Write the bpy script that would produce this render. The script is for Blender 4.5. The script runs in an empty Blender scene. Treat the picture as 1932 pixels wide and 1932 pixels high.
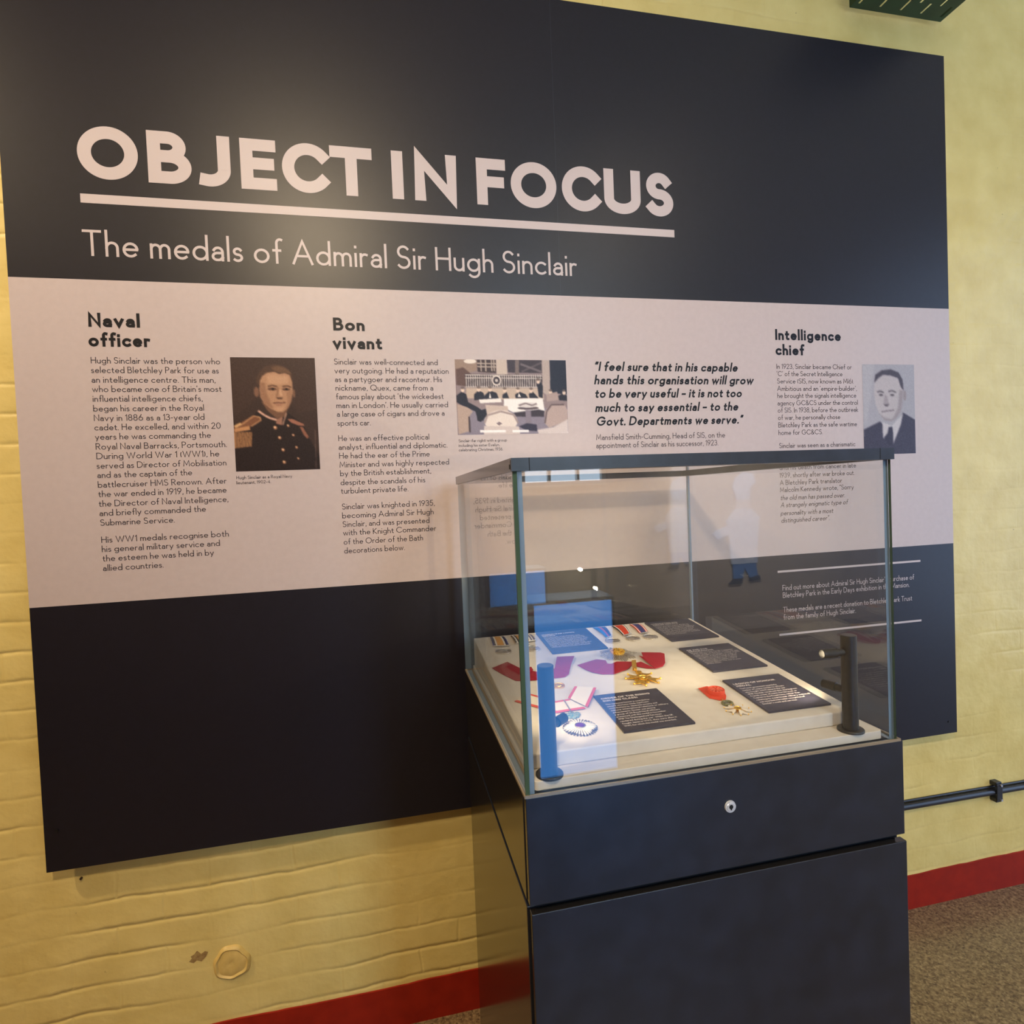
import bpy, math, random
import numpy as np
from mathutils import Vector, Matrix, Euler

random.seed(7)
scene = bpy.context.scene
COL = scene.collection
PI = math.pi


def lin(c):
    c = c / 255.0
    return c / 12.92 if c <= 0.04045 else ((c + 0.055) / 1.055) ** 2.4


def rgb(r, g, b):
    return (lin(r), lin(g), lin(b), 1.0)


# ------------------------------------------------------------------ camera
cam_data = bpy.data.cameras.new('camera')
cam = bpy.data.objects.new('camera', cam_data)
COL.objects.link(cam)
cam_data.sensor_fit = 'HORIZONTAL'
cam_data.sensor_width = 36.0
cam_data.lens = 36.0 * 1093.145 / 1932.0
cam_data.clip_start = 0.02
YAW, PITCH, ROLL = -0.21255, -0.028, 0.04103
Rz = Matrix.Rotation(YAW, 3, 'Z')
Rx = Matrix.Rotation(PITCH, 3, 'X')
Ry = Matrix.Rotation(ROLL, 3, 'Y')
R = Rz @ Rx @ Ry
right, fwd, up = R.col[0], R.col[1], R.col[2]
M = Matrix((
    (right[0], up[0], -fwd[0], 0.0),
    (right[1], up[1], -fwd[1], -1.7),
    (right[2], up[2], -fwd[2], 1.565),
    (0, 0, 0, 1)))
cam.matrix_world = M
scene.camera = cam

# ------------------------------------------------------------------ world and exposure
world = bpy.data.worlds.new('world')
scene.world = world
world.use_nodes = True
world.node_tree.nodes['Background'].inputs[0].default_value = (0.55, 0.72, 1.0, 1)
world.node_tree.nodes['Background'].inputs[1].default_value = 1.0
vs = scene.view_settings
vs.view_transform = 'Standard'
vs.look = 'None'
vs.gamma = 1.0
vs.exposure = -0.22
vs.use_curve_mapping = False
scene.cycles.transparent_max_bounces = 24
scene.cycles.max_bounces = 10
scene.cycles.sample_clamp_indirect = 6.0

# ------------------------------------------------------------------ room lamps (ceiling spots and added fills)
WARM = (1.0, 0.78, 0.51)


def spot(name, loc, aim, power, angle, blend=0.6, radius=0.05, color=WARM):
    d = bpy.data.lights.new(name, 'SPOT')
    d.energy = power
    d.spot_size = math.radians(angle)
    d.spot_blend = blend
    d.shadow_soft_size = radius
    d.color = color
    o = bpy.data.objects.new(name, d)
    COL.objects.link(o)
    o.location = loc
    o.rotation_euler = (Vector(aim) - Vector(loc)).to_track_quat('-Z', 'Y').to_euler()
    return o


spot('ceiling_or_fill_spot', (-0.40, -2.5, 3.36), (-0.1, 0, 1.45), 215, 95, 0.8, 0.06)
spot('ceiling_or_fill_spot', (1.5, -2.3, 3.5), (2.1, 0, 0.6), 50, 95, 0.8, 0.06)
spot('ceiling_or_fill_spot', (-2.7, -1.25, 3.9), (-1.0, 0, 0.5), 310, 95, 0.8, 0.06)
spot('ceiling_or_fill_spot', (3.2, -3.4, 3.85), (3.8, -5.6, 1.1), 1100, 46, 0.8, 0.06, (.92, .95, 1.0))  # added to light the cook figure so it mirrors in the glass
spot('ceiling_or_fill_spot', (1.6, -4.0, 3.85), (2.0, -4.4, 0.0), 230, 120, 0.8, 0.06)  # added fill, brightens the room side that the glass reflects

# ------------------------------------------------------------------ materials
MATS = {}


def mat(name, color=(0.5, 0.5, 0.5, 1), rough=0.5, metal=0.0, spec=0.5, emit=None, emit_strength=0.0):
    if name in MATS:
        return MATS[name]
    m = bpy.data.materials.new(name)
    m.use_nodes = True
    b = m.node_tree.nodes['Principled BSDF']
    b.inputs['Base Color'].default_value = color
    b.inputs['Roughness'].default_value = rough
    b.inputs['Metallic'].default_value = metal
    b.inputs['Specular IOR Level'].default_value = spec
    if emit:
        b.inputs['Emission Color'].default_value = emit
        b.inputs['Emission Strength'].default_value = emit_strength
    MATS[name] = m
    return m


def nodes_of(m):
    return m.node_tree.nodes, m.node_tree.links, m.node_tree.nodes['Principled BSDF']


def noise_bump(m, scale, strength, dist=0.001, detail=4.0):
    n, l, b = nodes_of(m)
    tc = n.new('ShaderNodeTexCoord')
    t = n.new('ShaderNodeTexNoise')
    t.inputs['Scale'].default_value = scale
    t.inputs['Detail'].default_value = detail
    bp = n.new('ShaderNodeBump')
    bp.inputs['Strength'].default_value = strength
    bp.inputs['Distance'].default_value = dist
    l.new(tc.outputs['Object'], t.inputs['Vector'])
    l.new(t.outputs['Fac'], bp.inputs['Height'])
    l.new(bp.outputs['Normal'], b.inputs['Normal'])


def mottled(name, c1, c2, scale, rough=0.5, spec=0.5, bump=0.0, metal=0.0):
    m = mat(name, c1, rough, metal, spec)
    n, l, b = nodes_of(m)
    tc = n.new('ShaderNodeTexCoord')
    t = n.new('ShaderNodeTexNoise')
    t.inputs['Scale'].default_value = scale
    t.inputs['Detail'].default_value = 6.0
    r = n.new('ShaderNodeValToRGB')
    r.color_ramp.elements[0].position = 0.35
    r.color_ramp.elements[0].color = c1
    r.color_ramp.elements[1].position = 0.68
    r.color_ramp.elements[1].color = c2
    l.new(tc.outputs['Object'], t.inputs['Vector'])
    l.new(t.outputs['Fac'], r.inputs['Fac'])
    l.new(r.outputs['Color'], b.inputs['Base Color'])
    if bump:
        bp = n.new('ShaderNodeBump')
        bp.inputs['Strength'].default_value = bump
        bp.inputs['Distance'].default_value = 0.0006
        l.new(t.outputs['Fac'], bp.inputs['Height'])
        l.new(bp.outputs['Normal'], b.inputs['Normal'])
    return m


def brick_wall_material():
    m = mat('painted_brick', rgb(222, 204, 136), 0.38, 0, 0.45)
    n, l, b = nodes_of(m)
    tc = n.new('ShaderNodeTexCoord')
    sep = n.new('ShaderNodeSeparateXYZ')
    comb = n.new('ShaderNodeCombineXYZ')
    l.new(tc.outputs['Object'], sep.inputs[0])
    l.new(sep.outputs['X'], comb.inputs['X'])
    l.new(sep.outputs['Z'], comb.inputs['Y'])
    # wobble so the courses wander like hand laid brick under thick paint
    wob = n.new('ShaderNodeTexNoise')
    wob.inputs['Scale'].default_value = 5.0
    wob.inputs['Detail'].default_value = 5.0
    l.new(comb.outputs[0], wob.inputs['Vector'])
    sub = n.new('ShaderNodeVectorMath'); sub.operation = 'SUBTRACT'
    sub.inputs[1].default_value = (0.5, 0.5, 0.5)
    l.new(wob.outputs['Color'], sub.inputs[0])
    sc = n.new('ShaderNodeVectorMath'); sc.operation = 'SCALE'
    sc.inputs['Scale'].default_value = 0.035
    l.new(sub.outputs[0], sc.inputs[0])
    add = n.new('ShaderNodeVectorMath'); add.operation = 'ADD'
    l.new(comb.outputs[0], add.inputs[0])
    l.new(sc.outputs[0], add.inputs[1])
    br = n.new('ShaderNodeTexBrick')
    br.offset = 0.5
    br.inputs['Scale'].default_value = 1.0
    br.inputs['Brick Width'].default_value = 0.23
    br.inputs['Row Height'].default_value = 0.077
    br.inputs['Mortar Size'].default_value = 0.0065
    br.inputs['Mortar Smooth'].default_value = 1.0
    l.new(add.outputs[0], br.inputs['Vector'])
    # fill patches of mortar flush, so joints come and go
    patch = n.new('ShaderNodeTexNoise')
    patch.inputs['Scale'].default_value = 2.6
    patch.inputs['Detail'].default_value = 3.0
    l.new(comb.outputs[0], patch.inputs['Vector'])
    pr = n.new('ShaderNodeMapRange')
    pr.inputs['From Min'].default_value = 0.42
    pr.inputs['From Max'].default_value = 0.60
    pr.inputs['To Min'].default_value = 0.12
    l.new(patch.outputs['Fac'], pr.inputs['Value'])
    bh = n.new('ShaderNodeTexBrick')
    bh.inputs['Scale'].default_value = 1.0
    bh.inputs['Brick Width'].default_value = 60.0
    bh.inputs['Row Height'].default_value = 0.077
    bh.inputs['Mortar Size'].default_value = 0.011
    bh.inputs['Mortar Smooth'].default_value = 1.0
    l.new(add.outputs[0], bh.inputs['Vector'])
    both = n.new('ShaderNodeMath'); both.operation = 'MULTIPLY_ADD'; both.inputs[1].default_value = 0.28
    hw = n.new('ShaderNodeMath'); hw.operation = 'MULTIPLY'; hw.inputs[1].default_value = 0.42
    l.new(bh.outputs['Fac'], hw.inputs[0])
    l.new(br.outputs['Fac'], both.inputs[0])
    l.new(hw.outputs[0], both.inputs[2])
    mj = n.new('ShaderNodeMath'); mj.operation = 'MULTIPLY'
    l.new(both.outputs[0], mj.inputs[0])
    side = n.new('ShaderNodeMapRange')
    side.inputs['From Min'].default_value = 0.9
    side.inputs['From Max'].default_value = 1.9
    side.inputs['To Min'].default_value = 1.0
    side.inputs['To Max'].default_value = 0.32
    sx = n.new('ShaderNodeSeparateXYZ')
    geo = n.new('ShaderNodeNewGeometry')
    l.new(geo.outputs['Position'], sx.inputs[0])
    l.new(sx.outputs['X'], side.inputs['Value'])
    pm = n.new('ShaderNodeMath'); pm.operation = 'MULTIPLY'
    l.new(pr.outputs['Result'], pm.inputs[0])
    l.new(side.outputs['Result'], pm.inputs[1])
    l.new(pm.outputs[0], mj.inputs[1])
    fine = n.new('ShaderNodeTexNoise')
    fine.inputs['Scale'].default_value = 26.0
    fine.inputs['Detail'].default_value = 7.0
    l.new(comb.outputs[0], fine.inputs['Vector'])
    mid = n.new('ShaderNodeTexNoise')
    mid.inputs['Scale'].default_value = 9.0
    mid.inputs['Detail'].default_value = 3.0
    l.new(comb.outputs[0], mid.inputs['Vector'])
    h1 = n.new('ShaderNodeMath'); h1.operation = 'MULTIPLY'; h1.inputs[1].default_value = -1.0
    l.new(mj.outputs[0], h1.inputs[0])
    h2 = n.new('ShaderNodeMath'); h2.operation = 'MULTIPLY_ADD'; h2.inputs[1].default_value = 0.55
    l.new(fine.outputs['Fac'], h2.inputs[0])
    l.new(h1.outputs[0], h2.inputs[2])
    h3 = n.new('ShaderNodeMath'); h3.operation = 'MULTIPLY_ADD'; h3.inputs[1].default_value = 1.0
    l.new(mid.outputs['Fac'], h3.inputs[0])
    l.new(h2.outputs[0], h3.inputs[2])
    bp = n.new('ShaderNodeBump')
    bp.inputs['Strength'].default_value = 0.8
    bp.inputs['Distance'].default_value = 0.005
    l.new(h3.outputs[0], bp.inputs['Height'])
    l.new(bp.outputs['Normal'], b.inputs['Normal'])
    # small chips and stains in the paint
    chip = n.new('ShaderNodeTexNoise')
    chip.inputs['Scale'].default_value = 34.0
    chip.inputs['Detail'].default_value = 4.0
    chip.inputs['Roughness'].default_value = 0.7
    l.new(comb.outputs[0], chip.inputs['Vector'])
    cr = n.new('ShaderNodeValToRGB')
    cr.color_ramp.elements[0].position = 0.215
    cr.color_ramp.elements[0].color = rgb(120, 104, 66)
    cr.color_ramp.elements[1].position = 0.30
    cr.color_ramp.elements[1].color = (1, 1, 1, 1)
    l.new(chip.outputs['Fac'], cr.inputs['Fac'])
    tone = n.new('ShaderNodeValToRGB')
    tone.color_ramp.elements[0].position = 0.3
    tone.color_ramp.elements[0].color = rgb(218, 192, 116)
    tone.color_ramp.elements[1].position = 0.7
    tone.color_ramp.elements[1].color = rgb(230, 206, 132)
    l.new(mid.outputs['Fac'], tone.inputs['Fac'])
    mx = n.new('ShaderNodeMix'); mx.data_type = 'RGBA'; mx.blend_type = 'MULTIPLY'
    mx.inputs['Factor'].default_value = 1.0
    l.new(tone.outputs['Color'], mx.inputs['A'])
    l.new(cr.outputs['Color'], mx.inputs['B'])
    l.new(mx.outputs['Result'], b.inputs['Base Color'])
    return m


def floor_material():
    m = mat('terrazzo', rgb(120, 100, 80), 0.22, 0, 0.5)
    n, l, b = nodes_of(m)
    tc = n.new('ShaderNodeTexCoord')
    v = n.new('ShaderNodeTexVoronoi')
    v.inputs['Scale'].default_value = 210.0
    l.new(tc.outputs['Object'], v.inputs['Vector'])
    r = n.new('ShaderNodeValToRGB')
    e = r.color_ramp.elements
    e[0].position = 0.0; e[0].color = rgb(66, 52, 38)
    e[1].position = 1.0; e[1].color = rgb(176, 152, 112)
    e2 = r.color_ramp.elements.new(0.22); e2.color = rgb(108, 86, 60)
    e3 = r.color_ramp.elements.new(0.7); e3.color = rgb(140, 115, 82)
    sep = n.new('ShaderNodeSeparateColor')
    l.new(v.outputs['Color'], sep.inputs[0])
    l.new(sep.outputs[0], r.inputs['Fac'])
    v2 = n.new('ShaderNodeTexNoise')
    v2.inputs['Scale'].default_value = 95.0
    v2.inputs['Detail'].default_value = 6.0
    l.new(tc.outputs['Object'], v2.inputs['Vector'])
    r2 = n.new('ShaderNodeValToRGB')
    r2.color_ramp.elements[0].position = .36; r2.color_ramp.elements[0].color = rgb(84, 66, 48)
    r2.color_ramp.elements[1].position = .64; r2.color_ramp.elements[1].color = rgb(160, 136, 98)
    l.new(v2.outputs['Fac'], r2.inputs['Fac'])
    bl = n.new('ShaderNodeMix'); bl.data_type = 'RGBA'; bl.inputs['Factor'].default_value = .55
    l.new(r.outputs['Color'], bl.inputs['A']); l.new(r2.outputs['Color'], bl.inputs['B'])
    t = n.new('ShaderNodeTexNoise')
    t.inputs['Scale'].default_value = 3.0
    t.inputs['Detail'].default_value = 6.0
    l.new(tc.outputs['Object'], t.inputs['Vector'])
    mr = n.new('ShaderNodeMapRange')
    mr.inputs['To Min'].default_value = 0.75
    mr.inputs['To Max'].default_value = 1.15
    l.new(t.outputs['Fac'], mr.inputs['Value'])
    mx = n.new('ShaderNodeVectorMath'); mx.operation = 'SCALE'
    l.new(bl.outputs['Result'], mx.inputs[0])
    l.new(mr.outputs['Result'], mx.inputs['Scale'])
    l.new(mx.outputs[0], b.inputs['Base Color'])
    bp = n.new('ShaderNodeBump')
    bp.inputs['Strength'].default_value = 0.15
    bp.inputs['Distance'].default_value = 0.0006
    l.new(v.outputs['Distance'], bp.inputs['Height'])
    l.new(bp.outputs['Normal'], b.inputs['Normal'])
    return m


def glass_material():
    m = bpy.data.materials.new('clear_glass')
    m.use_nodes = True
    n, l = m.node_tree.nodes, m.node_tree.links
    n.remove(n['Principled BSDF'])
    out = n['Material Output']
    lw = n.new('ShaderNodeLayerWeight')
    lw.inputs['Blend'].default_value = 0.5
    p5 = n.new('ShaderNodeMath'); p5.operation = 'POWER'; p5.inputs[1].default_value = 5.0
    l.new(lw.outputs['Facing'], p5.inputs[0])
    f = n.new('ShaderNodeMath'); f.operation = 'MULTIPLY_ADD'
    f.inputs[1].default_value = 0.957
    f.inputs[2].default_value = 0.043
    l.new(p5.outputs[0], f.inputs[0])
    tr = n.new('ShaderNodeBsdfTransparent')
    tr.inputs['Color'].default_value = (0.985, 0.989, 0.982, 1)
    gl = n.new('ShaderNodeBsdfGlossy')
    gl.inputs['Roughness'].default_value = 0.0
    gl.inputs['Color'].default_value = (1, 1, 1, 1)
    mx = n.new('ShaderNodeMixShader')
    l.new(f.outputs[0], mx.inputs['Fac'])
    l.new(tr.outputs[0], mx.inputs[1])
    l.new(gl.outputs[0], mx.inputs[2])
    l.new(mx.outputs[0], out.inputs['Surface'])
    return m


M_WALL = brick_wall_material()
M_FLOOR = floor_material()
M_CEIL = mottled('ceiling_paint', rgb(226, 220, 205), rgb(214, 206, 190), 4, 0.8)
M_ROOM = mottled('room_plaster', rgb(196, 174, 148), rgb(186, 164, 138), 3, 0.6)
M_RED = mottled('red_paint', rgb(154, 33, 15), rgb(138, 25, 11), 20, 0.4, 0.3, 0.3)
M_GLASS = glass_material()
M_GEDGE = mat('glass_edge_green', rgb(64, 88, 76), 0.2, 0, 0.6)
M_GEDGE2 = mat('glass_edge_grey', rgb(122, 144, 166), 0.18, 0, 0.6)
M_NAVY = mottled('panel_navy', rgb(24, 21, 29), rgb(27, 24, 33), 60, 0.38, 0.40)
M_BAND = mottled('panel_pale', rgb(193, 176, 173), rgb(189, 172, 169), 60, 0.42, 0.5)
M_WHITE_INK = mat('white_ink', rgb(194, 179, 178), 0.42)
M_DARK_INK = mat('dark_ink', rgb(20, 18, 23), 0.45, 0, 0.25)
M_GREY_INK = mat('grey_ink', rgb(60, 53, 58), 0.45, 0, 0.25)
M_PANEL_EDGE = mat('panel_edge', rgb(30, 30, 34), 0.6)
M_CASE = mottled('case_laminate', rgb(20, 23, 32), rgb(29, 33, 45), 22, 0.36, 0.6, 0.05)
M_CASE_SIDE = mat('case_satin_side', rgb(30, 27, 25), 0.16, 0.0, 0.7)
M_CASE_EDGE = mat('case_edge', rgb(120, 116, 108), 0.4)
M_GAP = mat('case_gap', rgb(6, 6, 7), 0.8)
M_LID = mottled('lid_coating', rgb(24, 27, 36), rgb(34, 38, 50), 30, 0.36, 0.45)
M_RIM = mat('rim_metal', rgb(168, 152, 128), 0.34, 0.6)
M_BOARD = mottled('white_board', rgb(214, 206, 196), rgb(208, 199, 188), 40, 0.55, 0.3)
M_POLE = mottled('lamp_black', rgb(26, 27, 30), rgb(33, 34, 38), 80, 0.4, 0.5)
M_CHROME = mat('chrome', rgb(225, 225, 230), 0.3, 1.0)
M_SILVER = mottled('silver', rgb(232, 226, 216), rgb(186, 178, 168), 260, 0.38, 0.5, 0.6, 1.0)
M_GOLD = mottled('gold', rgb(255, 214, 104), rgb(232, 176, 66), 240, 0.36, 0.5, 0.5, 1.0)
M_PIPE = mat('conduit_black', rgb(26, 26, 32), 0.3, 0.0, 0.6)
M_TRAY = mottled('tray_green', rgb(20, 70, 52), rgb(16, 58, 44), 12, 0.45)
M_LED = mat('lamp_lens', (1, 1, 1, 1), 0.3, 0, 0.5, (1.0, 0.80, 0.52, 1), 30.0)


def cloth(name, c):
    m = mat(name, c, 0.62, 0, 0.35)
    return m


# ------------------------------------------------------------------ mesh building
class MB:
    def __init__(self):
        self.v, self.f, self.m = [], [], []

    def face(self, pts, mi=0):
        i = len(self.v)
        self.v += [tuple(p) for p in pts]
        self.f.append(tuple(range(i, i + len(pts))))
        self.m.append(mi)

    def box(self, x0, x1, y0, y1, z0, z1, mi=0, fm=None):
        i = len(self.v)
        self.v += [(x, y, z) for z in (z0, z1) for y in (y0, y1) for x in (x0, x1)]
        fs = {'-z': (0, 2, 3, 1), '+z': (4, 5, 7, 6), '-y': (0, 1, 5, 4), '+y': (2, 6, 7, 3), '-x': (0, 4, 6, 2), '+x': (1, 3, 7, 5)}
        for k, q in fs.items():
            self.f.append(tuple(i + a for a in q))
            self.m.append((fm or {}).get(k, mi))
        return self

    def tube(self, path, r, n=16, mi=0, caps=True):
        path = [Vector(p) for p in path]
        rs = r if isinstance(r, (list, tuple)) else [r] * len(path)
        rings = []
        for k, p in enumerate(path):
            a = path[max(k - 1, 0)]
            b = path[min(k + 1, len(path) - 1)]
            d = (b - a)
            if d.length < 1e-9:
                d = path[-1] - path[0]
            d.normalize()
            ref = Vector((0, 0, 1)) if abs(d.z) < 0.9 else Vector((1, 0, 0))
            u = d.cross(ref).normalized()
            w = d.cross(u).normalized()
            i = len(self.v)
            for j in range(n):
                t = 2 * PI * j / n
                self.v.append(tuple(p + (u * math.cos(t) + w * math.sin(t)) * rs[k]))
            rings.append(i)
        for k in range(len(rings) - 1):
            for j in range(n):
                self.f.append((rings[k] + j, rings[k] + (j + 1) % n, rings[k + 1] + (j + 1) % n, rings[k + 1] + j))
                self.m.append(mi)
        if caps:
            self.f.append(tuple(rings[0] + j for j in range(n))[::-1]); self.m.append(mi)
            self.f.append(tuple(rings[-1] + j for j in range(n))); self.m.append(mi)
        return self

    def lathe(self, prof, c=(0, 0, 0), n=28, mi=0, sx=1.0, sy=1.0):
        # profile of (r, h) about +z
        rings = []
        for r, h in prof:
            i = len(self.v)
            for j in range(n):
                t = 2 * PI * j / n
                self.v.append((c[0] + r * sx * math.cos(t), c[1] + r * sy * math.sin(t), c[2] + h))
            rings.append(i)
        for k in range(len(rings) - 1):
            for j in range(n):
                self.f.append((rings[k] + j, rings[k] + (j + 1) % n, rings[k + 1] + (j + 1) % n, rings[k + 1] + j))
                self.m.append(mi)
        self.f.append(tuple(rings[0] + j for j in range(n))[::-1]); self.m.append(mi)
        self.f.append(tuple(rings[-1] + j for j in range(n))); self.m.append(mi)
        return self

    def slab(self, pts, th, mi=0):
        # a polygon with its own heights, given thickness th downwards
        n = len(pts)
        i = len(self.v)
        self.v += [tuple(p) for p in pts] + [(p[0], p[1], p[2] - th) for p in pts]
        area = sum(pts[k][0] * pts[(k + 1) % n][1] - pts[(k + 1) % n][0] * pts[k][1] for k in range(n))
        o = list(range(n))
        if area < 0:
            o = o[::-1]
        self.f.append(tuple(i + k for k in o)); self.m.append(mi)
        self.f.append(tuple(i + n + k for k in o[::-1])); self.m.append(mi)
        for k in range(n):
            a, b = o[k], o[(k + 1) % n]
            self.f.append((i + b, i + a, i + n + a, i + n + b)); self.m.append(mi)
        return self

    def build(self, name, mats, parent=None, smooth=False, bevel=0.0, seg=2):
        if not isinstance(mats, (list, tuple)):
            mats = [mats]
        co = np.array(self.v, dtype=float)
        c = (co.min(0) + co.max(0)) / 2
        if parent is None:
            c[2] = co[:, 2].min()
        me = bpy.data.meshes.new(name)
        me.from_pydata([tuple(p) for p in (co - c)], [], self.f)
        for m in mats:
            me.materials.append(m)
        me.polygons.foreach_set('material_index', self.m)
        if smooth:
            me.polygons.foreach_set('use_smooth', [True] * len(self.f))
        me.update()
        o = bpy.data.objects.new(name, me)
        COL.objects.link(o)
        o.location = c
        if parent is not None:
            o.parent = parent
            if parent.type == 'MESH':       # sub-part: express in the part's own frame
                o.location = Vector(c) - parent.location
        if smooth:
            md = o.modifiers.new('split', 'EDGE_SPLIT')
            md.split_angle = math.radians(40)
        if bevel:
            md = o.modifiers.new('bevel', 'BEVEL')
            md.width = bevel
            md.segments = seg
            md.limit_method = 'ANGLE'
        return o


def tag(o, label=None, cat=None, group=None, kind=None):
    if label: o['label'] = label
    if cat: o['category'] = cat
    if group: o['group'] = group
    if kind: o['kind'] = kind
    return o


def thing(name, label, cat, loc=(0, 0, 0), rot=(0, 0, 0), group=None):
    o = bpy.data.objects.new(name, None)
    o.empty_display_size = 0.05
    COL.objects.link(o)
    o.location = loc
    o.rotation_euler = rot
    tag(o, label, cat, group)
    return o


class Shift(MB):
    """builds in world numbers below a thing standing at `org`"""
    def __init__(self, org):
        super().__init__()
        self.org = org

    def build(self, *a, **k):
        ox, oy, oz = self.org
        self.v = [(p[0] - ox, p[1] - oy, p[2] - oz) for p in self.v]
        return super().build(*a, **k)


# ------------------------------------------------------------------ stroke lettering
STEP = 18


def arc(cx, cy, rx, ry, d0, d1, n=None):
    n = n or max(4, int(abs(d1 - d0) / STEP))
    return [(cx + rx * math.cos(math.radians(d0 + (d1 - d0) * i / n)), cy + ry * math.sin(math.radians(d0 + (d1 - d0) * i / n))) for i in range(n + 1)]


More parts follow.
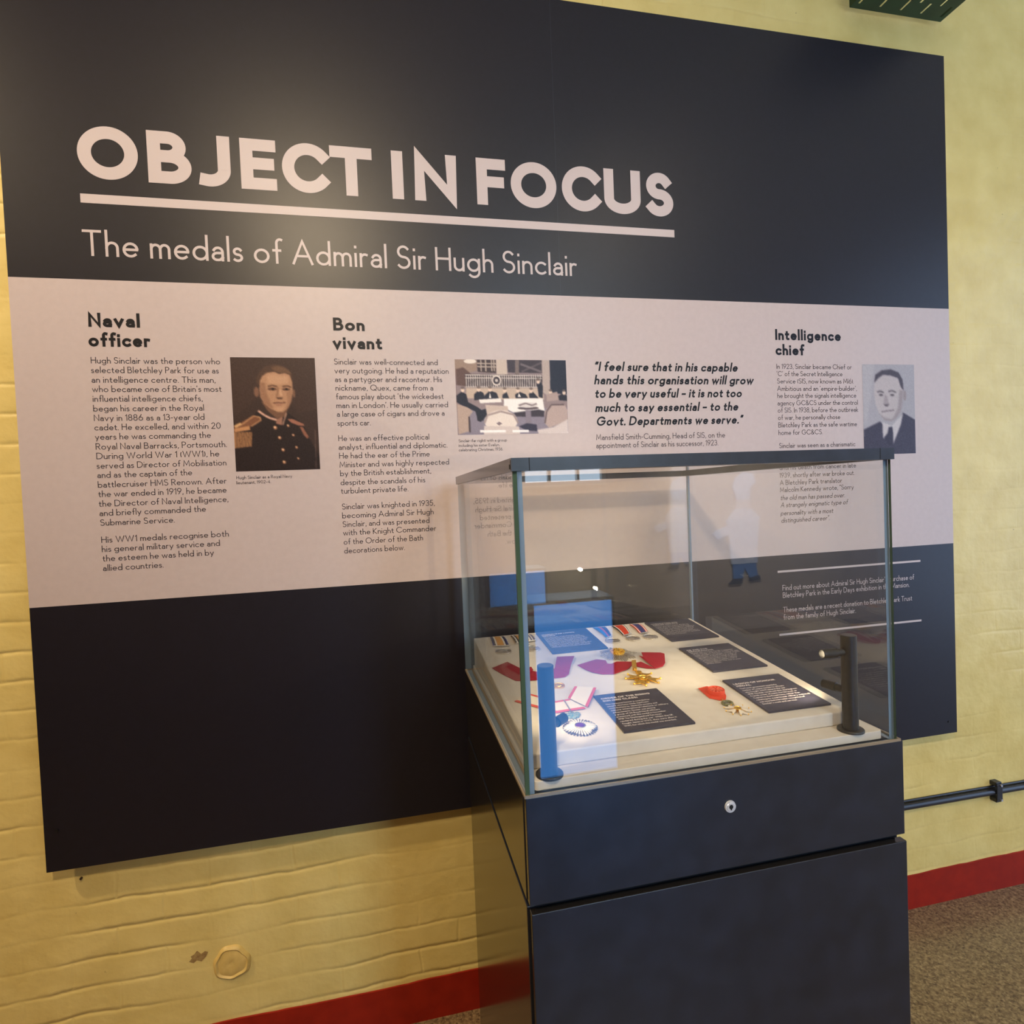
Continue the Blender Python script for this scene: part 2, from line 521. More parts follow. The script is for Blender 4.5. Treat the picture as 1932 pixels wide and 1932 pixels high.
X = 0.54
def make_glyphs():
    return {
        'A': ([[(0, 0), (.39, 1), (.78, 0)], [(.15, .33), (.63, .33)]], .78),
        'B': ([[(0, 0), (0, 1)], [(.1, 1), (.25, 1)] + arc(.25, .765, .22, .235, 80, -90) + [(.1, .53)], [(.1, .53), (.28, .53)] + arc(.28, .265, .28, .265, 80, -90) + [(.1, 0)]], .56),
        'C': ([arc(.47, .5, .47, .5, 42, 318)], .82),
        'D': ([[(0, 0), (0, 1), (.26, 1)] + arc(.26, .5, .47, .5, 90, -90) + [(0, 0)]], .73),
        'E': ([[(.46, 1), (0, 1), (0, 0), (.46, 0)], [(0, .52), (.42, .52)]], .46),
        'F': ([[(.44, 1), (0, 1), (0, 0)], [(0, .5), (.40, .5)]], .44),
        'G': ([arc(.47, .5, .47, .5, 42, 350) + [(.94, .48), (.56, .48)]], .94),
        'H': ([[(0, 0), (0, 1)], [(.62, 0), (.62, 1)], [(0, .52), (.62, .52)]], .62),
        'I': ([[(0, 0), (0, 1)]], 0),
        'J': ([[(.34, 1), (.34, .28)] + arc(.1, .28, .24, .28, 0, -105)], .34),
        'K': ([[(0, 0), (0, 1)], [(.5, 1), (.04, .5), (.56, 0)]], .56),
        'L': ([[(0, 1), (0, 0), (.44, 0)]], .44),
        'M': ([[(0, 0), (.08, 1), (.42, .2), (.76, 1), (.84, 0)]], .84),
        'N': ([[(0, 0), (0, 1), (.62, 0), (.62, 1)]], .62),
        'O': ([arc(.48, .5, .48, .5, 90, 450)], .96),
        'P': ([[(0, 0), (0, 1), (.26, 1)] + arc(.26, .74, .25, .26, 90, -90) + [(0, .48)]], .51),
        'Q': ([arc(.48, .5, .48, .5, 90, 450), [(.56, .24), (.9, -.06)]], .96),
        'R': ([[(0, 0), (0, 1), (.26, 1)] + arc(.26, .74, .25, .26, 90, -90) + [(0, .48)], [(.24, .48), (.54, 0)]], .54),
        'S': ([arc(.26, .755, .23, .245, 35, 265) + arc(.26, .255, .26, .255, 88, -145)], .52),
        'T': ([[(0, 1), (.6, 1)], [(.3, 1), (.3, 0)]], .6),
        'U': ([[(0, 1), (0, .29)] + arc(.29, .29, .29, .29, 180, 360) + [(.58, 1)]], .58),
        'V': ([[(0, 1), (.36, 0), (.72, 1)]], .72),
        'W': ([[(0, 1), (.28, 0), (.54, .95), (.80, 0), (1.08, 1)]], 1.08),
        'X': ([[(0, 0), (.6, 1)], [(0, 1), (.6, 0)]], .6),
        'Y': ([[(0, 1), (.31, .46), (.62, 1)], [(.31, .46), (.31, 0)]], .62),
        'Z': ([[(0, 1), (.56, 1), (0, 0), (.58, 0)]], .58),
        'a': ([[(.39, 0), (.39, X * .66)] + arc(.21, X * .66, .18, X * .34, 0, 155), [(.39, X * .58), (.2, X * .57)] + arc(.18, X * .285, .18, X * .285, 95, 275) + [(.28, .01), (.39, X * .2)]], .39),
        'b': ([[(0, 0), (0, 1.03)], arc(.26, X / 2, .26, X / 2, 90, 450)], .52),
        'c': ([arc(.27, X / 2, .27, X / 2, 48, 312)], .45),
        'd': ([[(.52, 0), (.52, 1.03)], arc(.26, X / 2, .26, X / 2, 90, 450)], .52),
        'e': ([[(.02, X * .52), (.5, X * .52)] + arc(.26, X / 2, .25, X / 2, 10, 312)], .5),
        'f': ([arc(.27, .87, .14, .17, 65, 180) + [(.13, 0)], [(0, X), (.27, X)]], .27),
        'g': ([arc(.26, X / 2, .26, X / 2, 90, 450), [(.52, X), (.52, -.06)] + arc(.27, -.06, .25, .24, 0, -140)], .52),
        'h': ([[(0, 0), (0, 1.03)], arc(.2, .33, .2, X - .33, 180, 0) + [(.4, 0)]], .4),
        'i': ([[(0, 0), (0, X)], [(0, .86), (0, .88)]], 0),
        'j': ([[(.08, X), (.08, -.12)] + arc(-.04, -.12, .12, .14, 0, -90), [(.08, .86), (.08, .88)]], .08),
        'k': ([[(0, 0), (0, 1.03)], [(.34, X), (.03, .28), (.38, 0)]], .38),
        'l': ([[(0, 0), (0, 1.03)]], 0),
        'm': ([[(0, 0), (0, X)], arc(.17, .35, .17, X - .35, 180, 0) + [(.34, 0)], arc(.51, .35, .17, X - .35, 180, 0) + [(.68, 0)]], .68),
        'n': ([[(0, 0), (0, X)], arc(.2, .33, .2, X - .33, 180, 0) + [(.4, 0)]], .4),
        'o': ([arc(.27, X / 2, .27, X / 2, 90, 450)], .54),
        'p': ([[(0, X), (0, -.3)], arc(.26, X / 2, .26, X / 2, 90, 450)], .52),
        'q': ([[(.52, X), (.52, -.3)], arc(.26, X / 2, .26, X / 2, 90, 450)], .52),
        'r': ([[(0, 0), (0, X)], arc(.18, .34, .18, X - .34, 180, 65)], .25),
        's': ([arc(.15, X * .755, .14, X * .245, 30, 265) + arc(.15, X * .255, .16, X * .255, 88, -140)], .31),
        't': ([[(.11, .78), (.11, .14)] + arc(.24, .14, .13, .14, 180, 290), [(0, X), (.27, X)]], .28),
        'u': ([[(0, X), (0, .2)] + arc(.2, .2, .2, .2, 180, 360), [(.4, X), (.4, 0)]], .4),
        'v': ([[(0, X), (.23, 0), (.46, X)]], .46),
        'w': ([[(0, X), (.19, 0), (.37, X), (.55, 0), (.74, X)]], .74),
        'x': ([[(0, 0), (.42, X)], [(0, X), (.42, 0)]], .42),
        'y': ([[(0, X), (.23, 0)], [(.46, X), (.13, -.29)]], .46),
        'z': ([[(0, X), (.38, X), (0, 0), (.4, 0)]], .4),
        '0': ([arc(.29, .5, .29, .5, 90, 450)], .58),
        '1': ([[(0, .80), (.16, 1), (.16, 0)]], .16),
        '2': ([arc(.25, .74, .24, .26, 160, -30) + [(0, 0), (.5, 0)]], .5),
        '3': ([arc(.22, .76, .22, .24, 150, -90) + arc(.22, .27, .26, .27, 85, -150)], .48),
        '4': ([[(.40, 0), (.40, 1), (0, .28), (.54, .28)]], .54),
        '5': ([[(.44, 1), (.08, 1), (.04, .54)] + arc(.21, .3, .26, .3, 115, -145)], .47),
        '6': ([[(.36, 1), (.06, .46)], arc(.27, .28, .27, .28, 90, 450)], .54),
        '7': ([[(0, 1), (.5, 1), (.14, 0)]], .5),
        '8': ([arc(.25, .76, .22, .24, 90, 450), arc(.25, .27, .25, .27, 90, 450)], .5),
        '9': ([[(.18, 0), (.48, .54)], arc(.27, .72, .27, .28, 90, 450)], .54),
        '.': ([[(0, 0), (0, .01)]], 0),
        ',': ([[(.04, .02), (0, -.12)]], .04),
        "'": ([[(.03, 1), (0, .84)]], .03),
        '"': ([[(.03, 1), (0, .84)], [(.15, 1), (.12, .84)]], .15),
        '\u201c': ([[(0, .84), (.04, 1)], [(.16, .84), (.20, 1)]], .2),
        '\u201d': ([[(.04, 1), (0, .84)], [(.20, 1), (.16, .84)]], .2),
        '-': ([[(0, .36), (.2, .36)]], .2),
        '\u2013': ([[(0, .36), (.36, .36)]], .36),
        '(': ([arc(.3, .42, .3, .62, 140, 220)], .08),
        ')': ([arc(-.22, .42, .3, .62, 40, -40)], .08),
        '&': ([[(.62, 0), (.12, .68)] + arc(.26, .79, .17, .21, 200, -50) + [(.08, .40)] + arc(.25, .24, .25, .24, 140, 330) + [(.62, .46)]], .64),
    }


G = make_glyphs()
SB = 0.115


def ribbon(mb, pts, w, closed, emit, k0=0):
    n = len(pts)
    P = [Vector((p[0], p[1])) for p in pts]
    h = w / 2
    if closed:
        P = P[:-1]; n -= 1
    else:
        d0 = (P[0] - P[1]).normalized(); d1 = (P[-1] - P[-2]).normalized()
        P[0] = P[0] + d0 * h; P[-1] = P[-1] + d1 * h
    Ls, Rs = [], []
    for i in range(n):
        if closed:
            a, b = P[(i - 1) % n], P[(i + 1) % n]
        else:
            a, b = P[max(i - 1, 0)], P[min(i + 1, n - 1)]
        d1 = (P[i] - a); d2 = (b - P[i])
        if d1.length < 1e-9: d1 = d2
        if d2.length < 1e-9: d2 = d1
        d1.normalize(); d2.normalize()
        n1 = Vector((-d1.y, d1.x)); n2 = Vector((-d2.y, d2.x))
        m = n1 + n2
        if m.length < 1e-6: m = n1
        m.normalize()
        k = min(h / max(m.dot(n1), 0.2), h * 2.3)
        Ls.append(P[i] + m * k); Rs.append(P[i] - m * k)
    rng = range(n) if closed else range(n - 1)
    for i in rng:
        j = (i + 1) % n
        mb.face([emit(q, k0 + i * .045) for q in (Rs[i], Rs[j], Ls[j], Ls[i])])


def glyph_strokes(ch, w):
    st, wid = G[ch]
    k = 1 - w
    return [[(x * (1 - w * .55), w / 2 + y * k) for x, y in s] for s in st], wid * (1 - w * .55)


def line_layout(text, w):
    out, x = [], 0.0
    for ch in text:
        if ch == ' ':
            x += .30; continue
        st, wid = glyph_strokes(ch, w)
        if out or x: x += SB * .5
        out.append((st, x + w / 2))
        x += wid + w + SB * .5
    return out, x - SB * .5


def letter(mb, text, x0, x1, cap, w, place, italic=0.0):
    """one line of stroke letters squeezed between x0 and x1; place(x, y) gives the surface point"""
    lay, W = line_layout(text, w)
    sx = (x1 - x0) / (W * cap) if x1 is not None else 1.0
    for st, ox in lay:
        for k0, s in enumerate(st):
            closed = len(s) > 8 and abs(s[0][0] - s[-1][0]) < 1e-6 and abs(s[0][1] - s[-1][1]) < 1e-6
            ribbon(mb, s, w, closed, lambda q, k: place(x0 + (q.x + ox + italic * q.y) * cap * sx, q.y * cap, k * 7e-5), k0)


# ------------------------------------------------------------------ painted prints (the photographs on the panel)
class Canvas:
    def __init__(self, w, h, base):
        self.w, self.h = w, h
        self.im = np.zeros((h, w, 3)); self.im[:] = base
        self.xx, self.yy = np.meshgrid((np.arange(w) + .5) / w, (np.arange(h) + .5) / h)

    def _blend(self, mask, c, blur):
        for _ in range(blur):
            p = np.pad(mask, 1, mode='edge')
            mask = (p[:-2, 1:-1] + p[2:, 1:-1] + p[1:-1, :-2] + p[1:-1, 2:] + 2 * p[1:-1, 1:-1]) / 6
        self.im += (np.array(c) - self.im) * mask[..., None]

    def poly(self, pts, c, blur=1, a=1.0):
        m = np.zeros((self.h, self.w))
        for dx in (-.25, .25):
            for dy in (-.25, .25):
                X_ = self.xx + dx / self.w; Y_ = self.yy + dy / self.h
                ins = np.zeros((self.h, self.w), bool)
                n = len(pts)
                for i in range(n):
                    (xa, ya), (xb, yb) = pts[i], pts[(i + 1) % n]
                    if ya == yb: continue
                    cond = ((ya > Y_) != (yb > Y_)) & (X_ < (xb - xa) * (Y_ - ya) / (yb - ya) + xa)
                    ins ^= cond
                m += ins * .25
        self._blend(m * a, c, blur)

    def ell(self, cx, cy, rx, ry, c, blur=1, a=1.0):
        self.poly([(cx + rx * math.cos(t * PI / 12), cy + ry * math.sin(t * PI / 12)) for t in range(24)], c, blur, a)

    def line(self, pts, wd, c, blur=1, a=1.0, asp=1.0):
        for (xa, ya), (xb, yb) in zip(pts[:-1], pts[1:]):
            dx, dy = xb - xa, (yb - ya) * asp
            L_ = math.hypot(dx, dy) or 1e-6
            nx, ny = -dy / L_ * wd / 2, dx / L_ * wd / 2 / asp
            self.poly([(xa + nx, ya + ny), (xb + nx, yb + ny), (xb - nx, yb - ny), (xa - nx, ya - ny)], c, blur, a)

    def print_mesh(self, name, x0, x1, z0, z1, y, material, org, parent):
        w, h = self.w, self.h
        g = [(x0 + (x1 - x0) * i / w - org[0], y - org[1], z1 + (z0 - z1) * j / h - org[2]) for j in range(h + 1) for i in range(w + 1)]
        f = [(j * (w + 1) + i, (j + 1) * (w + 1) + i, (j + 1) * (w + 1) + i + 1, j * (w + 1) + i + 1) for j in range(h) for i in range(w)]
        co = np.array(g); c = (co.min(0) + co.max(0)) / 2
        me = bpy.data.meshes.new(name)
        me.from_pydata([tuple(p) for p in co - c], [], f)
        at = me.color_attributes.new('print', 'FLOAT_COLOR', 'POINT')
        p = np.pad(self.im, ((0, 1), (0, 1), (0, 0)), mode='edge')
        q = np.pad(self.im, ((1, 0), (1, 0), (0, 0)), mode='edge')
        im = (p + q) / 2
        im = im + np.random.RandomState(3).normal(0, 3.5, im.shape[:2])[..., None]
        im = np.clip(im, 0, 255) / 255
        li = np.where(im <= .04045, im / 12.92, ((im + .055) / 1.055) ** 2.4)
        buf = np.ones(((h + 1) * (w + 1), 4)); buf[:, :3] = li.reshape(-1, 3)
        at.data.foreach_set('color', buf.ravel())
        me.materials.append(material)
        o = bpy.data.objects.new(name, me); COL.objects.link(o)
        o.location = c; o.parent = parent
        return o


M_PRINT = mat('photo_print', (1, 1, 1, 1), 0.42, 0, 0.25)
_n, _l, _b = nodes_of(M_PRINT)
_a = _n.new('ShaderNodeAttribute'); _a.attribute_name = 'print'
_l.new(_a.outputs['Color'], _b.inputs['Base Color'])

# ------------------------------------------------------------------ the room
WY = 0.042           # face of the brick wall
RX0, RX1, RY0, RZ1 = -4.2, 5.2, -5.6, 4.25


def struct(name, mb, m, **k):
    return tag(mb.build(name, m, **k), kind='structure')


struct('wall_back', MB().box(RX0 - .2, RX1 + .2, WY, WY + .25, -.1, RZ1 + .1), M_WALL)
FZ = -.009          # floor level
struct('floor', MB().box(RX0 - .2, RX1 + .2, RY0 - .2, WY, -.1, FZ), M_FLOOR)
struct('ceiling', MB().box(RX0 - .2, RX1 + .2, RY0 - .2, WY, RZ1, RZ1 + .15), M_CEIL)
struct('wall_left', MB().box(RX0 - .2, RX0, RY0, WY, FZ, RZ1), M_ROOM)

# opposite wall with a tall window, right wall with a broad one
W1 = (1.33, 2.25, 1.64, 3.9)
mb = MB()
mb.box(RX0, W1[0], RY0 - .2, RY0, FZ, RZ1)
mb.box(W1[1], RX1, RY0 - .2, RY0, FZ, RZ1)
mb.box(W1[0], W1[1], RY0 - .2, RY0, FZ, W1[2])
mb.box(W1[0], W1[1], RY0 - .2, RY0, W1[3], RZ1)
struct('wall_front', mb, M_ROOM)
W2 = (-4.5, -.7, .12, 3.6)
mb = MB()
mb.box(RX1, RX1 + .2, RY0, W2[0], FZ, RZ1)
mb.box(RX1, RX1 + .2, W2[1], WY, FZ, RZ1)
mb.box(RX1, RX1 + .2, W2[0], W2[1], FZ, W2[2])
mb.box(RX1, RX1 + .2, W2[0], W2[1], W2[3], RZ1)
struct('wall_right', mb, M_ROOM)
M_FRAME = mat('window_frame_white', rgb(214, 214, 210), 0.5)
M_SKY1 = mat('sky_pane', (.05, .05, .05, 1), 0.3, 0, 0.5, (0.62, 0.82, 1.0, 1), 32.0)
M_STREET = mat('street_pane', (.05, .05, .05, 1), 0.3, 0, 0.5, (0.62, 0.80, 1.0, 1), 7.0)
M_SKY2 = mat('sky_pane_side', (.05, .05, .05, 1), 0.3, 0, 0.5, (0.48, 0.66, 1.0, 1), 4.0)


def window(name, a0, a1, z0, z1, axis, face, cols, rows, pane_mat):
    def bx(mb, p0, p1, d0, d1, q0, q1):
        if axis == 'x': mb.box(p0, p1, d0, d1, q0, q1)
        else: mb.box(d0, d1, p0, p1, q0, q1)
    e = thing(name, None, None, ((a0 + a1) / 2, face, z0) if axis == 'x' else (face, (a0 + a1) / 2, z0))
    tag(e, kind='structure')
    org = tuple(e.location)
    s = -1 if axis == 'x' else 1
    d0, d1 = sorted((face + s * .03, face + s * .09))
    f = Shift(org)
    bx(f, a0, a0 + .05, d0, d1, z0, z1); bx(f, a1 - .05, a1, d0, d1, z0, z1)
    bx(f, a0 + .05, a1 - .05, d0, d1, z0, z0 + .05); bx(f, a0 + .05, a1 - .05, d0, d1, z1 - .05, z1)
    for i in range(1, cols):
        x = a0 + (a1 - a0) * i / cols
        bx(f, x - .014, x + .014, d0, d1, z0 + .05, z1 - .05)
    for j in range(1, rows):
        z = z0 + (z1 - z0) * j / rows
        bx(f, a0 + .05, a1 - .05, d0 + .01, d1 - .01, z - .014, z + .014)
    fr = f.build('window_frame', M_FRAME, e)
    p = Shift(org)
    pd = sorted((face + s * .10, face + s * .11))
    if axis == 'x':                     # the street fills the lowest panes, sky the rest
        bx(p, a0, a1, pd[0], pd[1], z0, z0 + (z1 - z0) / rows)
        p.build('pane', M_STREET, e)
        p = Shift(org)
        bx(p, a0, a1, pd[0], pd[1], z0 + (z1 - z0) / rows, z1)
    else:
        bx(p, a0, a1, pd[0], pd[1], z0, z1)
    p.build('pane', pane_mat, e)


window('window_1', *W1, 'x', RY0, 3, 6, M_SKY1)
window('window_2', *W2, 'y', RX1, 5, 5, M_SKY2)

struct('unseen_light_blocker', MB().box(-3.2, .72, -3.06, -2.98, FZ, 2.5), M_ROOM)  # unseen, added to keep window light off the left of the wall

# red painted plinth along the foot of the wall, with a hand painted top edge
mb = MB()
n = 300
top = []
zt = 0.1165
for i in range(n + 1):
    x = RX0 + (RX1 - RX0) * i / n
    zt += (0.1165 - zt) * .3 + random.uniform(-.0016, .0016)
    top.append((x, zt))
yf = WY - .004
for (xa, za), (xb, zb_) in zip(top[:-1], top[1:]):
    mb.face([(xa, yf, FZ), (xb, yf, FZ), (xb, yf, zb_), (xa, yf, za)])
    mb.face([(xa, yf, za), (xb, yf, zb_), (xb, WY, zb_ + .001), (xa, WY, za + .001)])
struct('baseboard_back', mb, M_RED)

# plastered-over round patch, a stain and an old nail in the brickwork
mb = MB()
px_, pz_ = (-0.485, 0.2827)
prof = [(0.050, 0.000), (0.047, 0.006), (0.042, 0.0095), (0.037, 0.0055), (0.030, 0.0075), (0.015, 0.0095), (0.006, 0.007), (0.002, 0.007)]
rings = []
for r, h in prof:
    i = len(mb.v)
    for j in range(40):
        t = 2 * PI * j / 40
        rr = r * (1 + .05 * math.sin(3 * t + r * 60) + .03 * math.sin(7 * t))
        mb.v.append((px_ + rr * math.cos(t), WY + .0003 - h, pz_ + rr * .97 * math.sin(t)))
    rings.append(i)
for a, b in zip(rings[:-1], rings[1:]):
    for j in range(40):
        mb.f.append((a + j, a + (j + 1) % 40, b + (j + 1) % 40, b + j)); mb.m.append(0)
mb.f.append(tuple(rings[-1] + j for j in range(40))); mb.m.append(0)
M_PATCH = mottled('patch_paint', rgb(220, 188, 112), rgb(210, 176, 98), 60, 0.4, 0.45, 0.8)
tag(mb.build('wall_patch', M_PATCH, smooth=True), 'round painted-over plaster cap on yellow brick wall below the dark panel', 'wall cap')
sx_, sz_ = (-0.5711, 0.3149)
mb = MB()
pts = [(-.024, -.008), (-.012, -.014), (-.004, -.008), (.008, -.013), (.020, -.002), (.026, .010), (.018, .014), (.008, .008), (-.002, .019), (-.010, .010), (-.019, .006), (-.016, 0)]
mb.face([(sx_ + a, WY - .0006, sz_ + b) for a, b in pts])
mb.v += [(x, WY, z) for x, y, z in mb.v]
k = len(pts)
for i in range(k):
    mb.f.append((i, k + i, k + (i + 1) % k, (i + 1) % k)); mb.m.append(0)
tag(mb.build('paint_chip', mottled('chip_brown', rgb(140, 108, 62), rgb(176, 146, 90), 90, 0.7)), 'small brown chip in the paint left of the round plaster cap', 'paint chip')
nx_, nz_ = (-0.8432, 0.5907)
mb = MB().tube([(nx_, WY, nz_), (nx_, WY - .006, nz_)], .003, 10)
tag(mb.build('nail', mat('rusty_nail', rgb(58, 40, 26), .6)), 'tiny dark nail in yellow wall below bottom left corner of dark panel', 'nail')

# ------------------------------------------------------------------ the big panel
PXL, PXR, PZT, PZ1, PZ2, PZB = -0.9015, 1.987, 3.0478, 2.1657, 1.3293, 0.6411
PO = (0.543, 0.0, PZB)
panel = thing('exhibition_board', 'huge dark navy exhibition panel with pale band, lettering and old photographs on brick wall', 'display panel', PO)


def pmb():
    return Shift(PO)


pmb().box(PXL, PXR, 0, .012, PZB, PZT).build('backing_board', M_NAVY, panel)
for x in (-.5, .3, 1.1, 1.7):
    pmb().box(x, x + .05, .012, WY - .001, PZB + .15, PZT - .1).build('batten', M_PANEL_EDGE, panel)
band = pmb().box(PXL, PXR, -.0004, 0, PZ2, PZ1).build('pale_band', M_BAND, panel)
band['label'] = 'pale grey printed band across the navy panel'


def on_panel(y):
    return lambda a, b, z=0: (a, y, b)


def by_word(row, w):
    t, x0, x1, z = row
    _, W = line_layout(t, w)
    out, pos = [], 0
    for wd in t.split(' '):
        a = line_layout(t[:pos] + wd[0], w)[1] - line_layout(wd[0], w)[1] if pos else 0.0
        e_ = line_layout(t[:pos] + wd, w)[1]
        out.append((wd, x0 + (x1 - x0) * a / W, x0 + (x1 - x0) * e_ / W, z))
        pos += len(wd) + 1
    return out


def printed(name, rows, cap, w, m, y=-.0009, italic=0.0):
    mb = pmb()
    for t, x0, x1, z in rows:
        letter(mb, t, x0, x1, cap, w, lambda a, b, k: (a, y - k, z + b), italic)
    return mb.build(name, m, panel)


TITLE = [['O', -0.731, -0.591], ['B', -0.5689, -0.4641], ['J', -0.4514, -0.3677], ['E', -0.3426, -0.2516], ['C', -0.2366, -0.1156], ['T', -0.1105, 0.0037], ['I', 0.0576, 0.0958], ['N', 0.1207, 0.243], ['F', 0.3012, 0.3883], ['O', 0.4038, 0.5447], ['C', 0.5622, 0.6838], ['U', 0.6976, 0.8178], ['S', 0.8344, 0.9284]]
mb = pmb()
STEP = 6
G = make_glyphs()
TZ, TCAP = 2.4233, 0.1352
for ch, x0, x1 in TITLE:
    st, wid = glyph_strokes(ch, .235)
    s = (x1 - x0) / ((wid + .235) * TCAP)
    # keep the stems evenly heavy when a letter is widened
    for k0, sk in enumerate(st):
        closed = len(sk) > 8 and abs(sk[0][0] - sk[-1][0]) < 1e-6 and abs(sk[0][1] - sk[-1][1]) < 1e-6
        sk2 = [(((x / wid) if wid else 0) * ((x1 - x0) / TCAP - .235), y) for x, y in sk]
        ribbon(mb, sk2, .235, closed, lambda q, k: (x0 + (q.x + .1175) * TCAP, -.0006 - k * 7e-5, TZ + q.y * TCAP), k0)
o = mb.build('title_lettering', M_WHITE_INK, panel)
o['label'] = 'bold white capitals OBJECT IN FOCUS'
STEP = 18
G = make_glyphs()
pmb().box(-.7298, .9289, -.0006, 0, 2.3608, 2.3838).build('title_underline', M_WHITE_INK, panel)
for row in by_word(['The medals of Admiral Sir Hugh Sinclair', -0.7312, 0.5993, 2.2261], .1):
    printed('subtitle_lettering', [row], .0668, .1, M_WHITE_INK, -.0006)
for row in [['Naval', -0.7291, -0.6092, 2.0449], ['officer', -0.7311, -0.5877, 1.9943]]:
    printed('heading_lettering', [row], .0362, .2, M_DARK_INK)
for row in [['Bon', -0.1227, -0.0374, 2.0472], ['vivant', -0.126, 0.0082, 1.9961]]:
    printed('heading_lettering', [row], .0362, .2, M_DARK_INK)
for row in [['Intelligence', 1.2812, 1.5341, 2.0442], ['chief', 1.2807, 1.3889, 1.9945]]:
    printed('heading_lettering', [row], .0362, .2, M_DARK_INK)
printed('body_lettering', [['Hugh Sinclair was the person who', -0.7285, -0.4202, 1.9509], ['selected Bletchley Park for use as', -0.7291, -0.4247, 1.9263], ['an intelligence centre. This man,', -0.7294, -0.4342, 1.9013], ["who became one of Britain's most", -0.7295, -0.4203, 1.8772], ['influential intelligence chiefs,', -0.7294, -0.4685, 1.8522], ['began his career in the Royal', -0.7296, -0.4665, 1.8271], ['Navy in 1886 as a 13-year old', -0.7294, -0.4665, 1.8025], ['cadet. He excelled, and within 20', -0.7296, -0.4273, 1.7783], ['years he was commanding the', -0.7294, -0.4531, 1.754], ['Royal Naval Barracks, Portsmouth.', -0.7293, -0.415, 1.7284], ['During World War 1 (WW1), he', -0.7291, -0.4348, 1.7037], ['served as Director of Mobilisation', -0.7297, -0.4184, 1.679], ['and as the captain of the', -0.7295, -0.5045, 1.655], ['battlecruiser HMS Renown. After', -0.7297, -0.4205, 1.6298], ['the war ended in 1919, he became', -0.7299, -0.4217, 1.6054], ['the Director of Naval Intelligence,', -0.7301, -0.4184, 1.5802], ['and briefly commanded the', -0.7299, -0.4755, 1.5561], ['Submarine Service.', -0.7297, -0.5535, 1.5308], ['His WW1 medals recognise both', -0.7295, -0.422, 1.4861], ['his general military service and', -0.7296, -0.4455, 1.462], ['the esteem he was held in by', -0.7291, -0.462, 1.4375], ['allied countries.', -0.7296, -0.5864, 1.4125]], .0166, .098, M_GREY_INK)
printed('body_lettering', [['Sinclair was well-connected and', -0.1253, 0.164, 1.9528], ['very outgoing. He had a reputation', -0.1252, 0.1948, 1.928], ['as a partygoer and raconteur. His', -0.1252, 0.1747, 1.9037], ['nickname, Quex, came from a', -0.1247, 0.1478, 1.8797], ["famous play about 'the wickedest", -0.1247, 0.1768, 1.8552], ["man in London'. He usually carried", -0.1247, 0.1887, 1.8308], ['a large case of cigars and drove a', -0.1246, 0.1773, 1.8067], ['sports car.', -0.1242, -0.0335, 1.7814], ['He was an effective political', -0.1239, 0.13, 1.7382], ['analyst, influential and diplomatic.', -0.1242, 0.1818, 1.7137], ['He had the ear of the Prime', -0.1238, 0.1291, 1.6891], ['Minister and was highly respected', -0.1238, 0.1844, 1.6641], ['by the British establishment,', -0.1237, 0.1311, 1.6399], ['despite the scandals of his', -0.1237, 0.1129, 1.6144], ['turbulent private life.', -0.1237, 0.0634, 1.5902], ['Sinclair was knighted in 1935,', -0.1233, 0.1373, 1.5458], ['becoming Admiral Sir Hugh', -0.1237, 0.1331, 1.5207], ['Sinclair, and was presented', -0.1237, 0.12, 1.496], ['with the Knight Commander', -0.1236, 0.1383, 1.4721], ['of the Order of the Bath', -0.1232, 0.0989, 1.4464], ['decorations below.', -0.1232, 0.0456, 1.4212]], .0166, .098, M_GREY_INK)
printed('body_lettering', [['In 1923, Sinclair became Chief or', 1.2826, 1.5745, 1.9491], ["'C' of the Secret Intelligence", 1.2829, 1.5371, 1.9252], ['Service (SIS, now known as MI6).', 1.2833, 1.5815, 1.9008], ["Ambitious and an 'empire-builder',", 1.283, 1.5933, 1.8763], ['he brought the signals intelligence', 1.2828, 1.5902, 1.8528], ['agency GC&CS under the control', 1.2826, 1.5961, 1.8283], ['of SIS. In 1938, before the outbreak', 1.283, 1.5966, 1.8043], ['of war, he personally chose', 1.2833, 1.524, 1.7802], ['Bletchley Park as the safe wartime', 1.2836, 1.5904, 1.7552], ['home for GC&CS.', 1.2834, 1.4534, 1.7301], ['Sinclair was seen as a charismatic', 1.2842, 1.5819, 1.6868], ['until his death from cancer in late', 1.2836, 1.5822, 1.6139], ['1939, shortly after war broke out.', 1.2828, 1.5755, 1.5883], ['A Bletchley Park translator', 1.2831, 1.5248, 1.5636], ['Malcolm Kennedy wrote, "Sorry', 1.2829, 1.5711, 1.5399]], .0166, .098, M_GREY_INK)
printed('body_lettering', [['the old man has passed over.', 1.2832, 1.5346, 1.5132], ['A strangely enigmatic type of', 1.283, 1.5445, 1.489], ['personality with a most', 1.2827, 1.4858, 1.4622], ['distinguished career".', 1.2836, 1.471, 1.4379]], .0166, .098, M_GREY_INK, italic=.2)
printed('quote_lettering', [['“I feel sure that in his capable', 0.6434, 1.1367, 1.9388], ['hands this organisation will grow', 0.6418, 1.193, 1.8976], ['to be very useful – it is not too', 0.6419, 1.1491, 1.8559], ['much to say essential – to the', 0.6419, 1.1346, 1.8126], ['Govt. Departments we serve.”', 0.6437, 1.1495, 1.77]], .0288, .18, M_DARK_INK, italic=.2)
printed('quote_credit_lettering', [['Mansfield Smith-Cumming, Head of SIS, on the', 0.6424, 1.0854, 1.7261], ['appointment of Sinclair as his successor, 1923.', 0.6414, 1.0599, 1.7009]], .0182, .098, M_GREY_INK)
printed('caption_lettering', [['Hugh Sinclair as a Royal Navy', -0.3951, -0.2517, 1.6404], ['lieutenant, 1902–4.', -0.3958, -0.3076, 1.6267]], .0090, .11, M_GREY_INK)
